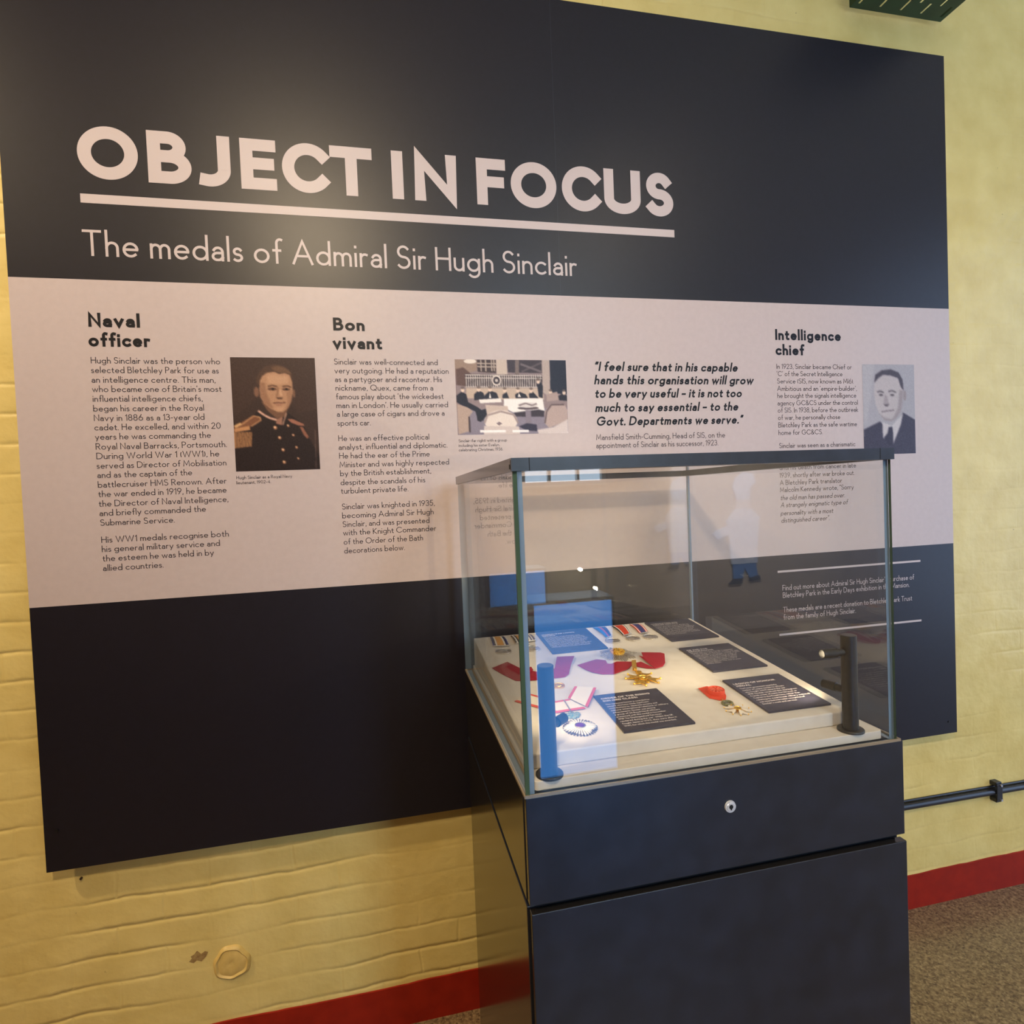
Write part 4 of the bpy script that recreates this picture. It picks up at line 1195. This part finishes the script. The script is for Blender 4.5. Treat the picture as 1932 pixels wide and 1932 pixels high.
def placard(label, a0, a1, b0, b1, heads, body, hy, by, pitch, bw):
    ac, bc = (a0 + a1) / 2, (b0 + b1) / 2
    e = deck_thing('placard', label, 'placard', ac, bc, 'navy text placards')
    On(ac, bc).box(a0, a1, b0, b1, 0, .004).build('board', M_PLAC, e, bevel=.0004)
    for i, (t, wd) in enumerate(heads):
        if i == 0: mh = On(ac, bc)
        z = b1 - hy - i * .0105
        letter(mh, t, a0 + .0085, a0 + .0085 + wd, .0070, .22, lambda x, y, k: (x, z + y, .0043 + k))
    mh.build('heading_lettering', M_PTEXT, e)
    mt = On(ac, bc)
    for i, t in enumerate(body):
        z = b1 - by - i * pitch
        letter(mt, t, a0 + .0085, a0 + .0085 + bw * len(t) / max(len(s) for s in body), .0052, .15, lambda x, y, k: (x, z + y, .0043 + k))
    mt.build('body_lettering', M_PTEXT, e)


placard('blue-looking placard with text on World War 1 medals, between two groups of medals', .3865, .5325, .4427, .6085,
        [('WORLD WAR 1 (WW1)', .094), ('MEDALS', .036)],
        ['The British War Medal was', 'awarded to officers and men', 'of the British and Imperial', 'forces who served in the war.', 'The Victory Medal was given', 'to those who had entered a', 'theatre of war. Both are', 'named round the rim with the', 'rank, name and unit of the', 'officer who received them.'], .0300, .0520, .0086, .118)
placard('placard at the back right corner of the sloping block, on coronation medals', .7105, .8475, .4455, .6095,
        [('CORONATION AND', .082), ('JUBILEE MEDALS', .078)],
        ['These medals were given to', 'mark the crowning of King', 'George V, the Silver Jubilee', 'and the coronation of King', 'George VI. They were worn', 'on the chest by serving', 'officers and officials who', 'had been invited to attend', 'the ceremonies.'], .0270, .0490, .0088, .112)
placard('CB and KCB decorations placard, middle one of three at the right edge of the block', .7010, .8394, .2335, .3905,
        [('CB AND KCB', .056), ('DECORATIONS', .066)],
        ['Sinclair was awarded the CB, Companion', 'of the Order of the Bath, in 1916. He was', 'made a Knight Commander, or KCB, in 1935.', 'The Order of the Bath is an order of', 'chivalry founded in 1725. It takes', 'its name from the ritual washing', 'of new knights. Members wear a', 'crimson ribbon. The star is worn', 'on the chest.'], .0265, .0460, .0088, .122)
placard('Legion of Honour placard beside the black right-hand lamp post', .6922, .8302, .0282, .1842,
        [('LEGION OF HONOUR', .099), ('MEDAL', .034)],
        ['The French government awarded a', 'number of Legion medals to officers', 'who fought with France in the war.', '1918. Sinclair received this, the highest', 'French order of merit, for his work as', 'Captain in the Royal Navy, rather than', 'relating to a particular military action. It', 'was awarded in broader recognition of', "Sinclair's work and service."], .0310, .0530, .0093, .122)
placard('Order of the Rising Sun placard at the front middle of the sloping block', .3970, .5375, .0261, .1836,
        [('ORDER OF THE RISING', .1065), ('SUN (3RD CLASS)', .0745)],
        ['This Japanese honour is awarded to', 'people who have made significant', 'contributions to Japanese society and', 'culture, international relations or military', 'achievements. Sinclair was among', 'a group of 24 Royal Naval officers', 'presented with this medal in November', "1918 'for Distinguished Services", "rendered during the war'. Whilst the UK", 'fought Japan in WW2, they were allies in', 'WW1, for which this medal was awarded.'], .0240, .0490, .0092, .120)


# ---- service medals
def lerp2(p, q, t):
    return (p[0] + (q[0] - p[0]) * t, p[1] + (q[1] - p[1]) * t)


def service_medal(label, quad, stripes, disc, r, group, sag=0.0, metal=None):
    """quad: back-left, back-right, front-right, front-left of the ribbon; stripes: (share, material)"""
    bl, br, fr, fl = quad
    ac = sum(p[0] for p in quad) / 4; bc = sum(p[1] for p in quad) / 4
    e = deck_thing('medal', label, 'medal', ac, bc, group)
    mats, rb = [], On(ac, bc)
    tot = sum(s for s, _ in stripes); acc = 0.0
    N = 6
    for s, m in stripes:
        if m not in mats: mats.append(m)
        t0, t1 = acc / tot, (acc + s) / tot
        acc += s
        for k in range(N):
            u0, u1 = k / N, (k + 1) / N
            hh = lambda u: .0016 + .0035 * math.sin(PI * u) + .002 * u
            P_ = []
            for t, u in ((t0, u0), (t1, u0), (t1, u1), (t0, u1)):
                p = lerp2(lerp2(bl, br, t), lerp2(fl, fr, t), u)
                w_ = sag * math.sin(PI * u)
                P_.append((p[0] + w_, p[1], hh(u)))
            rb.slab(P_, .0012, mats.index(m))
    rb.build('ribbon', mats, e)
    d = On(ac, bc)
    cx, cy = disc
    d.lathe([(r, .0008), (r, .0034), (r * .9, .0034), (r * .88, .0026), (r * .62, .0028), (r * .55, .0040), (r * .3, .0044), (.0004, .0042)], (cx, cy, 0), 36)
    d.build('disc', metal or M_SILVER, e, smooth=True)
    cl = On(ac, bc)
    mx_, my_ = lerp2(fl, fr, .5)
    cl.tube([(fl[0], fl[1] - .0005, .0038), (fr[0], fr[1] - .0005, .0038)], .0013, 10)
    dx, dy = cx - mx_, cy - my_
    L_ = math.hypot(dx, dy) or 1
    cl.tube([(mx_, my_, .0038), (cx - dx / L_ * r * .95, cy - dy / L_ * r * .95, .003)], .0013, 10)
    cl.build('clasp', metal or M_SILVER, e, smooth=True)
    return e


C_OR, C_WH, C_BK, C_BL = cloth('silk_amber', rgb(206, 142, 42)), cloth('silk_white', rgb(226, 220, 212)), cloth('silk_black', rgb(34, 32, 38)), cloth('silk_blue', rgb(40, 48, 110))
C_RED, C_SKY, C_GRN, C_VIO = cloth('silk_red', rgb(196, 52, 20)), cloth('silk_sky', rgb(38, 96, 170)), cloth('silk_green', rgb(96, 130, 90)), cloth('silk_grey_violet', rgb(110, 112, 150))
C_CRIM, C_PINK, C_ORANGE = cloth('silk_crimson', rgb(146, 16, 38)), cloth('silk_rose', rgb(206, 86, 78)), cloth('silk_coral', rgb(206, 60, 36))
C_CREAM = cloth('silk_cream', rgb(226, 216, 200))
M_ROSE_RED = cloth('silk_scarlet', rgb(204, 66, 42))

service_medal('round silver medal on amber, white, black and blue ribbon at back left of the block', [(0.259, 0.6183), (0.2963, 0.6098), (0.2942, 0.5287), (0.2534, 0.5352)],
              [(1, C_BL), (.8, C_BK), (1, C_WH), (4.2, C_OR), (1, C_WH), (.8, C_BK), (1, C_BL)], (0.2714, 0.4952), .0205, 'medals along the back of the block')
service_medal('round medal with rainbow-edged ribbon partly behind the green glass edge', [(0.3148, 0.6102), (0.3705, 0.6065), (0.371, 0.5508), (0.3151, 0.5401)],
              [(.8, C_BK), (.8, C_WH), (.8, C_BK), (1.8, C_OR), (2.6, C_ORANGE), (1.6, C_OR), (1, C_WH), (1, C_VIO), (.6, C_WH), (1.2, C_VIO)], (0.3465, 0.4945), .0205, 'medals along the back of the block')
service_medal('silver medal on plain blue ribbon with thin red line, leftmost of three at back', [(0.5553, 0.6144), (0.5915, 0.6121), (0.5763, 0.5274), (0.5578, 0.5165)],
              [(3, C_SKY), (.5, C_RED), (.5, C_SKY), (.5, C_RED), (3, C_BL)], (0.5656, 0.4936), .0195, 'medals along the back of the block')
service_medal('silver medal on orange-red ribbon edged black and white, middle of three at back', [(0.611, 0.6131), (0.6525, 0.6142), (0.6349, 0.5318), (0.6074, 0.5207)],
              [(.8, C_BK), (.7, C_WH), (5, C_RED), (.7, C_WH), (.5, C_BK), (.6, C_WH)], (0.6242, 0.4972), .0190, 'medals along the back of the block')
service_medal('silver medal on dark blue ribbon with red and white edges beside back right placard', [(0.6657, 0.6135), (0.6977, 0.6093), (0.6839, 0.5296), (0.6569, 0.5244)],
              [(.6, C_RED), (.7, C_WH), (.6, C_RED), (4.2, C_BL), (.6, C_RED), (.7, C_WH), (.6, C_RED)], (0.674, 0.4957), .0200, 'medals along the back of the block')


# ---- folded neck ribbons: flat facets that share edges, each with its own lift
def facets(mb, polys, th=.0011, mi=0):
    for pl, hs in polys:
        n_ = len(pl)
        if not isinstance(hs, (list, tuple)): hs = [hs] * n_
        mb.slab([(p[0], p[1], h) for p, h in zip(pl, hs)], th, mi)


q = [(0.224, 0.3913), (0.2662, 0.42), (0.2865, 0.3599), (0.3206, 0.3352), (0.3101, 0.296), (0.2866, 0.2994), (0.2614, 0.3064), (0.2439, 0.3417)]
ac, bc = q[3]
e = deck_thing('neck_decoration', 'crimson neck ribbon lying partly behind the front left lamp post', 'decoration', ac, bc, 'crimson neck ribbons')
mb = On(ac, bc)
facets(mb, [(q, (.0025, .003, .006, .004, .003, .002, .002, .002)),
            ([(0.3208, 0.3358), (0.3627, 0.3454), (0.3859, 0.3103), (0.3728, 0.2977), (0.3597, 0.2965), (0.3101, 0.296)], (.004, .004, .003, .002, .002, .003)),
            ([(0.3002, 0.3544), (0.3099, 0.3592), (0.3111, 0.3445), (0.2932, 0.3247)], (.008, .009, .007, .006)),
            ([(0.3878, 0.4107), (0.4298, 0.4045), (0.4055, 0.3561), (0.3859, 0.3103), (0.3622, 0.3445)], (.006, .006, .005, .0038, .0045))])
mb.build('ribbon', C_CRIM, e)
d = On(ac, bc)
cx, cy = (0.3447, 0.2558)
d.lathe([(.0135, .0005), (.0135, .003), (.0115, .003), (.011, .0022), (.007, .0022), (.0065, .0034), (.0004, .0034)], (cx, cy, 0), 30)
d.build('badge', M_GOLD, e, smooth=True)

q = [(0.4217, 0.3563), (0.4765, 0.3767), (0.4945, 0.3619), (0.4395, 0.3048), (0.4305, 0.3258)]
cx, cy = (0.5328, 0.2384)
ac, bc = (0.5059, 0.322)
e = deck_thing('neck_decoration', 'crimson neck ribbon with gold cross badge in front of the silver star', 'decoration', ac, bc, 'crimson neck ribbons')
mb = On(ac, bc)
facets(mb, [(q, (.002, .003, .004, .003, .002)),
            ([(0.4395, 0.3048), (0.4945, 0.3619), (0.4895, 0.339), (0.4973, 0.3343), (0.5145, 0.3427), (0.4832, 0.2817), (0.4581, 0.2896)], (.003, .004, .005, .005, .006, .003, .002)),
            ([(0.5145, 0.3427), (0.5492, 0.3347), (0.5407, 0.3157), (0.5235, 0.2998), (0.4832, 0.2817)], (.006, .005, .004, .003, .003)),
            ([(0.5551, 0.3277), (0.5696, 0.329), (0.5842, 0.2845), (0.5681, 0.2934), (0.5504, 0.3113)], (.004, .005, .004, .003, .003)),
            ([(0.5915, 0.3733), (0.6366, 0.3617), (0.6433, 0.3547), (0.6203, 0.3057), (0.5836, 0.3471)], (.010, .009, .008, .006, .009)),
            ([(0.5802, 0.3612), (0.5836, 0.3471), (0.6203, 0.3057), (0.607, 0.2918), (0.5837, 0.2836)], (.007, .009, .006, .004, .004))])
mb.build('ribbon', C_CRIM, e)
lp = On(ac, bc)
p0, p1 = (0.5535, 0.3335), (0.535, 0.2864)
lp.slab([(p0[0] - .0055, p0[1], .009), (p0[0] + .0055, p0[1], .009), (p1[0] + .0055, p1[1], .005), (p1[0] - .0055, p1[1], .005)], .002)
lp.tube([(p1[0], p1[1] - .004 + .006 * math.sin(t * PI / 8), .0068 + .004 * math.cos(t * PI / 8)) for t in range(17)], .0013, 8)
lp.lathe([(.007, .001), (.007, .005), (.004, .006), (.0004, .0062)], (p1[0] + .004, p1[1] - .012, 0), 16)
lp.build('suspension_ring', M_GOLD, e, smooth=True)
cr_ = On(ac, bc)
for k in range(4):                      # a Maltese cross: four flared arms with notched, ball tipped ends
    t = PI / 4 + k * PI / 2 + .18
    def pt(r, s): return (cx + r * math.cos(t) - s * math.sin(t), cy + r * math.sin(t) + s * math.cos(t))
    pl = [pt(.006, -.003), pt(.034, -.0125), pt(.027, 0), pt(.034, .0125), pt(.006, .003)]
    cr_.slab([(x, y, z) for (x, y), z in zip(pl, (.006, .004, .0045, .004, .006))], .0022)
    for s in (-.0125, .0125):
        x, y = pt(.0355, s)
        cr_.lathe([(.0004, .0012), (.0018, .002), (.0026, .004), (.0018, .006), (.0004, .0068)], (x, y, 0), 10)
    t2 = t + PI / 4
    x, y = cx + .017 * math.cos(t2), cy + .017 * math.sin(t2)
    cr_.lathe([(.0045, .001), (.0045, .0045), (.002, .0062), (.0004, .0064)], (x, y, 0), 10)
cr_.lathe([(.0110, .001), (.0110, .0068), (.0094, .0076), (.0088, .0066), (.0052, .0066), (.0044, .0084), (.0004, .0088)], (cx, cy, 0), 30)
cr_.build('badge', M_GOLD, e, smooth=True)

# ---- silver breast star with a gold centre
cx, cy = (0.5388, 0.3961)
e = deck_thing('breast_star', 'spiky silver star with raised gold centre beside the blue-ribbon medals', 'decoration', cx, cy)
st = On(cx, cy)
NR = 48
for k in range(NR):
    t = 2 * PI * k / NR
    big = (k % 6 == 0)
    rr = (.052 if k % 12 == 0 else .047) if big else .036 + .010 * abs(math.cos(k * PI / 6))
    dw = 2 * PI / NR * .47
    pl = [(cx + .010 * math.cos(t - dw), cy + .010 * math.sin(t - dw)), (cx + rr * .8 * math.cos(t - dw * .55), cy + rr * .8 * math.sin(t - dw * .55)), (cx + rr * math.cos(t), cy + rr * math.sin(t)), (cx + rr * .8 * math.cos(t + dw * .55), cy + rr * .8 * math.sin(t + dw * .55)), (cx + .010 * math.cos(t + dw), cy + .010 * math.sin(t + dw))]
    st.slab([(x, y, z) for (x, y), z in zip(pl, (.0085, .0045, .002, .0045, .0085))], .0018)
st.build('rays', M_SILVER, e)
gc = On(cx, cy)
gc.lathe([(.0175, .006), (.0175, .0095), (.0150, .0112), (.0138, .0098), (.0085, .0100), (.0070, .0125), (.0030, .0140), (.0004, .0142)], (cx, cy, 0), 32)
for k in range(3):
    t = PI / 2 + k * 2 * PI / 3
    gc.lathe([(.0046, .0095), (.0050, .0125), (.0030, .0148), (.0004, .0150)], (cx + .0075 * math.cos(t), cy + .0075 * math.sin(t), 0), 10)
for k in range(14):
    t = 2 * PI * k / 14
    gc.lathe([(.0024, .009), (.0030, .0112), (.0016, .0128), (.0004, .0130)], (cx + .0160 * math.cos(t), cy + .0160 * math.sin(t), 0), 8)
gc.build('centre', M_GOLD, e, smooth=True)

# ---- rising sun order: white ribbon edged red, teal flower clasp, white rayed star
cx, cy = (0.3281, 0.0663)
ac, bc = cx, cy
e = deck_thing('rising_sun_order', 'white rayed star with violet centre on red-edged white ribbon, by the front left lamp post', 'decoration', ac, bc)


def edged(mb, ul, ur, lr, ll, h, edge=.15, rev=False):
    # band running ul->ur with red edges along both long sides
    for t0, t1, mi in ((0, edge, 1), (edge, 1 - edge, 0), (1 - edge, 1, 1)):
        a_, b_ = lerp2(ul, ll, t0), lerp2(ur, lr, t0)
        c_, d_ = lerp2(ur, lr, t1), lerp2(ul, ll, t1)
        mb.slab([(a_[0], a_[1], h[0]), (b_[0], b_[1], h[1]), (c_[0], c_[1], h[1]), (d_[0], d_[1], h[0])], .001, mi)


rb = On(ac, bc)
edged(rb, *[(0.2762, 0.2301), (0.3172, 0.1797), (0.3029, 0.1323), (0.2358, 0.2045)], (.0022, .003))
edged(rb, *[(0.3175, 0.1809), (0.3438, 0.183), (0.363, 0.1347), (0.3029, 0.1323)], (.003, .0035), .14)
edged(rb, *[(0.3441, 0.1878), (0.3725, 0.2302), (0.4143, 0.212), (0.3682, 0.1366)], (.0045, .0075), .13)
rb.build('ribbon', [C_CREAM, C_PINK], e)
pw = On(ac, bc)
px0 = (0.3293, 0.1144)
pw.lathe([(.008, .001), (.0085, .004), (.005, .006), (.0004, .0064)], (px0[0], px0[1], 0), 18)
for dx, dy, r in ((-.010, .003, .0065), (.010, .003, .0065), (0, .009, .006), (-.007, -.005, .005), (.007, -.005, .005), (0, -.010, .004)):
    pw.lathe([(r, .001), (r * 1.02, .003), (r * .6, .005), (.0004, .0056)], (px0[0] + dx, px0[1] + dy, 0), 12)
pw.build('flower_clasp', mottled('enamel_teal', rgb(70, 120, 140), rgb(150, 160, 150), 300, .22, .6), e, smooth=True)
pin = On(ac, bc)
a0, a1 = (0.3312, 0.1746), (0.3298, 0.1383)
pin.tube([(a0[0], a0[1], .006), (a1[0], a1[1], .006), (px0[0], px0[1], .006)], .0012, 10)
pin.build('pin', M_SILVER, e, smooth=True)
ry = On(ac, bc)
for k in range(32):
    t = 2 * PI * k / 32
    oct_ = abs(((k % 8) / 8.0) - .5) * 2
    rr = .0245 + .0080 * oct_
    dw = 2 * PI / 32 * .46
    p_ = lambda r, s: (cx + r * math.cos(t + s * dw), cy + r * math.sin(t + s * dw))
    ry.slab([p_(.0075, -.8) + (.0050,), p_(rr * .9, -.62) + (.0030,), p_(rr, 0) + (.0024,), p_(rr * .9, .62) + (.0030,), p_(.0075, .8) + (.0050,)], .0012, 0)
    if True:
        t += 2 * PI / 64
        ry.slab([p_(.0150, -.85) + (.0030,), p_(.0235, -.9) + (.0024,), p_(.0320, -.4) + (.0018,), p_(.0320, .4) + (.0018,), p_(.0235, .9) + (.0024,), p_(.0150, .85) + (.0030,)], .0010, 1)
ry.build('rays', [mat('enamel_white', rgb(232, 226, 214), .22, 0, .6), mottled('dark_silver', rgb(140, 124, 112), rgb(100, 90, 86), 200, .35, .5, 0, .6)], e)  # outer points in a darker silver than the white rays
ce = On(ac, bc)
ce.lathe([(.0102, .004), (.0102, .0062), (.0092, .0068), (.0088, .0058)], (cx, cy, 0), 30)
ce.build('centre_ring', M_SILVER, e, smooth=True)
ce = On(ac, bc)
ce.lathe([(.0088, .0056), (.007, .0076), (.004, .0086), (.0004, .0088)], (cx, cy, 0), 30)
ce.build('centre', mat('enamel_violet', rgb(92, 30, 110), .15, 0, .6), e, smooth=True)

# ---- legion of honour: red ribbon with rosette, green wreath, five armed white star
cx, cy = (0.6431, 0.0542)
ac, bc = (0.6427, 0.0928)
e = deck_thing('legion_medal', 'small white five-armed star on red ribbon with rosette, beside front right placard', 'medal', ac, bc)
rb = On(ac, bc)
facets(rb, [([(0.6215, 0.1615), (0.6437, 0.1647), (0.6641, 0.132), (0.6564, 0.1131), (0.6479, 0.1016), (0.6343, 0.1017), (0.6201, 0.1166)], (.003, .004, .004, .003, .002, .002, .002))])
rb.build('ribbon', M_ROSE_RED, e)
rx, ry_ = (0.6448, 0.1315)
ro = On(ac, bc)
ro.lathe([(.0165, .002), (.0172, .0045), (.0168, .0110), (.0158, .0118), (.0150, .0102), (.0090, .0088), (.0040, .0100), (.0004, .0098)], (rx, ry_, 0), 36)
ros = ro.build('rosette', M_ROSE_RED, e, smooth=True)
pt_ = On(ac, bc)
for k in range(10):
    t = 2 * PI * k / 10
    pt_.slab([(rx + .002 * math.cos(t), ry_ + .002 * math.sin(t), .0112), (rx + .0135 * math.cos(t - .12), ry_ + .0135 * math.sin(t - .12), .0110), (rx + .0135 * math.cos(t + .12), ry_ + .0135 * math.sin(t + .12), .0110)], .0008)
o = pt_.build('rosette_pleats', cloth('silk_pale_red', rgb(226, 108, 84)), e)
wx, wy = (0.6397, 0.0836)
wr = On(ac, bc)
wr.tube([(wx + .0098 * math.cos(t * PI / 16), wy + .0080 * math.sin(t * PI / 16), .0030) for t in range(33)], .0026, 10, caps=False)
wr.build('wreath', mottled('enamel_green', rgb(70, 78, 48), rgb(130, 120, 80), 320, .3, .5), e, smooth=True)
lk_ = On(ac, bc)
l0, l1 = (0.6393, 0.101), (0.6394, 0.0707)
lk_.tube([(l0[0], l0[1], .003), (wx - .006, wy + .005, .0034)], .0016, 8)
lk_.tube([(wx + .006, wy - .006, .0034), (l1[0], l1[1], .003)], .0016, 8)
lk_.build('link', M_GOLD, e, smooth=True)
sa = On(ac, bc)
for k in range(5):
    t = -PI / 2 + k * 2 * PI / 5
    def p_(r, s): return (cx + r * math.cos(t) - s * math.sin(t), cy + r * math.sin(t) + s * math.cos(t))
    for sg in (-1, 1):                  # each arm is a V of two points
        sa.slab([p_(.004, 0) + (.0055,), p_(.012, sg * .0052) + (.0042,), p_(.0225, sg * .0078) + (.0030,), p_(.0165, 0) + (.0042,)], .0018, 0)
        x, y = p_(.0232, sg * .0080)
        sa.lathe([(.0003, .0010), (.0010, .0018), (.0010, .0034), (.0003, .0042)], (x, y, 0), 8, 1)
    t += PI / 5
    for sg in (-1, 0, 1):
        sa.slab([p_(.005, sg * .002 - .0012) + (.003,), p_(.015, sg * .0042) + (.0022,), p_(.005, sg * .002 + .0012) + (.003,)], .001, 1)
sa.build('star', [mat('enamel_ivory', rgb(226, 214, 196), .22, 0, .6), M_GOLD], e)
sc_ = On(ac, bc)
sc_.lathe([(.0068, .004), (.0068, .0064), (.0054, .0072), (.0048, .0064), (.0004, .0074)], (cx, cy, 0), 24)
sc_.build('star_centre', M_GOLD, e, smooth=True)

# ------------------------------------------------------------------ cable tray above the panel
TX0, TX1, TZ_, TY1, TY0 = 1.622, 2.001, 3.184, .022, -.42
tr_o = ((TX0 + TX1) / 2, (TY0 + TY1) / 2, TZ_)
tray = thing('cable_tray', 'dark green perforated metal cable tray above the top right of the panel', 'cable tray', tr_o)
bt = Shift(tr_o)
rows = 9
xs, cell = [], (TX1 - TX0) / rows
# slotted bottom: strips between slots, staggered row to row
pitch, slot, sw = .075, .042, .009
for r in range(rows):
    xa, xb = TX0 + r * cell, TX0 + (r + 1) * cell
    xm0, xm1 = (xa + xb) / 2 - sw / 2, (xa + xb) / 2 + sw / 2
    bt.box(xa, xm0, TY0, TY1, TZ_, TZ_ + .002)
    bt.box(xm1, xb, TY0, TY1, TZ_, TZ_ + .002)
    y = TY1 - .018 - (pitch / 2 if r % 2 else 0)
    y_hi = TY1
    while y - slot > TY0:
        bt.box(xm0, xm1, y, y_hi, TZ_, TZ_ + .002)
        y_hi = y - slot
        y -= pitch
    bt.box(xm0, xm1, TY0, y_hi, TZ_, TZ_ + .002)
bt.build('perforated_base', M_TRAY, tray)
for xa, xb in ((TX0, TX0 + .0025), (TX1 - .0025, TX1)):
    Shift(tr_o).box(xa, xb, TY0, TY1, TZ_ + .002, TZ_ + .05).build('side_flange', M_TRAY, tray)

# ------------------------------------------------------------------ black conduits low on the right
PZ = lambda x: .3815 - .010 * (x - 1.75)
mb = MB().tube([(1.3, WY - .0125, PZ(1.3)), (3.6, WY - .0125, PZ(3.6))], .0118, 20)
tag(mb.build('conduit', M_PIPE, smooth=True), 'thin black conduit running right along the yellow wall behind the case', 'conduit')
mb = MB().tube([(1.3, WY - .0052, PZ(1.3) + .0158), (3.6, WY - .0052, PZ(3.6) + .0158)], .0042, 12)
tag(mb.build('cable', M_PIPE, smooth=True), 'thin dark cable lying along the top of the black conduit on the wall', 'cable')
cx_, cz_ = 2.194, PZ(2.194)
cb = Shift((cx_, WY, cz_))
clip = thing('conduit_saddle', 'black two-screw clip holding the conduit to the wall at the right edge', 'pipe clip', (cx_, WY, cz_))
cb.box(cx_ - .013, cx_ + .013, WY - .029, WY - .0255, cz_ - .030, cz_ + .034)
cb.box(cx_ - .013, cx_ + .013, WY - .0255, WY, cz_ + .024, cz_ + .040)
cb.box(cx_ - .013, cx_ + .013, WY - .0255, WY, cz_ - .036, cz_ - .020)
cb.build('saddle', M_PIPE, clip, bevel=.002)
for dz in (.029, -.026):
    Shift((cx_, WY, cz_)).tube([(cx_ + .004, WY - .0288, cz_ + dz), (cx_ + .004, WY - .0335, cz_ + dz)], .0042, 12).build('screw', M_CHROME, clip, smooth=True)

# ------------------------------------------------------------------ behind the visitor, seen only as reflections in the glass
M_BLUE = mat('blue_glow', (.02, .05, .12, 1), .3, 0, .5, (.075, .36, 1.0, 1), 5.0)  # invented glow that puts the blue reflection in the case glass
ko = (.98, -3.1, FZ)
blue_helper = thing('blue_reflection_helper', 'made-up glowing blue block, added for the blue reflection in the left of the case glass', 'reflection helper', ko)
Shift(ko).box(.75, 1.235, -3.25, -3.005, FZ, .975).build('body', M_CASE, blue_helper, bevel=.004)
Shift(ko).box(.765, 1.215, -3.005, -3.0, FZ + .005, .955).build('glow_face', M_BLUE, blue_helper)

co_ = (3.8, RY0, .5)
cook = thing('wall_figure', 'flat cut-out of a cook in tall white hat on the opposite wall', 'wall figure', co_)
FX = lambda u: 3.8 + (1400 - u) * -.0107 * 1.0
def fig(name, pts, m, y):
    b = Shift(co_)
    P2 = [(3.8 + a, RY0 + y, .5 + z) for a, z in pts]
    n_ = len(P2)
    b.face(P2); b.v += [(x, RY0, z) for x, _, z in P2]
    for i in range(n_):
        b.f.append((i, n_ + i, n_ + (i + 1) % n_, (i + 1) % n_)); b.m.append(0)
    b.build(name, m, cook)
W_ = mat('cook_white', rgb(214, 220, 236), .5)
B_ = mat('cook_blue', rgb(90, 140, 200), .5)
K_ = mat('cook_shoe', rgb(50, 56, 60), .5)
fig('hat', [(-.07, .92), (.09, .92), (.10, 1.05), (.17, 1.10), (.14, 1.2), (.02, 1.22), (-.08, 1.16), (-.12, 1.06)], W_, .02)
fig('head', [(-.08, .78), (.08, .78), (.10, .92), (-.08, .92)], mat('cook_face', rgb(222, 206, 198), .5), .015)
fig('jacket', [(-.16, .22), (.16, .22), (.17, .5), (.2, .72), (.1, .82), (-.1, .82), (-.2, .7), (-.18, .5)], W_, .025)
fig('arm', [(-.18, .55), (-.32, .50), (-.38, .56), (-.33, .60), (-.2, .64)], W_, .03)
fig('trousers', [(-.14, .06), (-.02, .06), (0, .18), (.06, .06), (.16, .08), (.14, .22), (-.14, .22)], B_, .02)
fig('shoe', [(-.2, 0), (-.04, .0), (-.02, .06), (-.13, .06)], K_, .02)
fig('shoe', [(.06, .02), (.2, .03), (.18, .08), (.07, .06)], K_, .02)
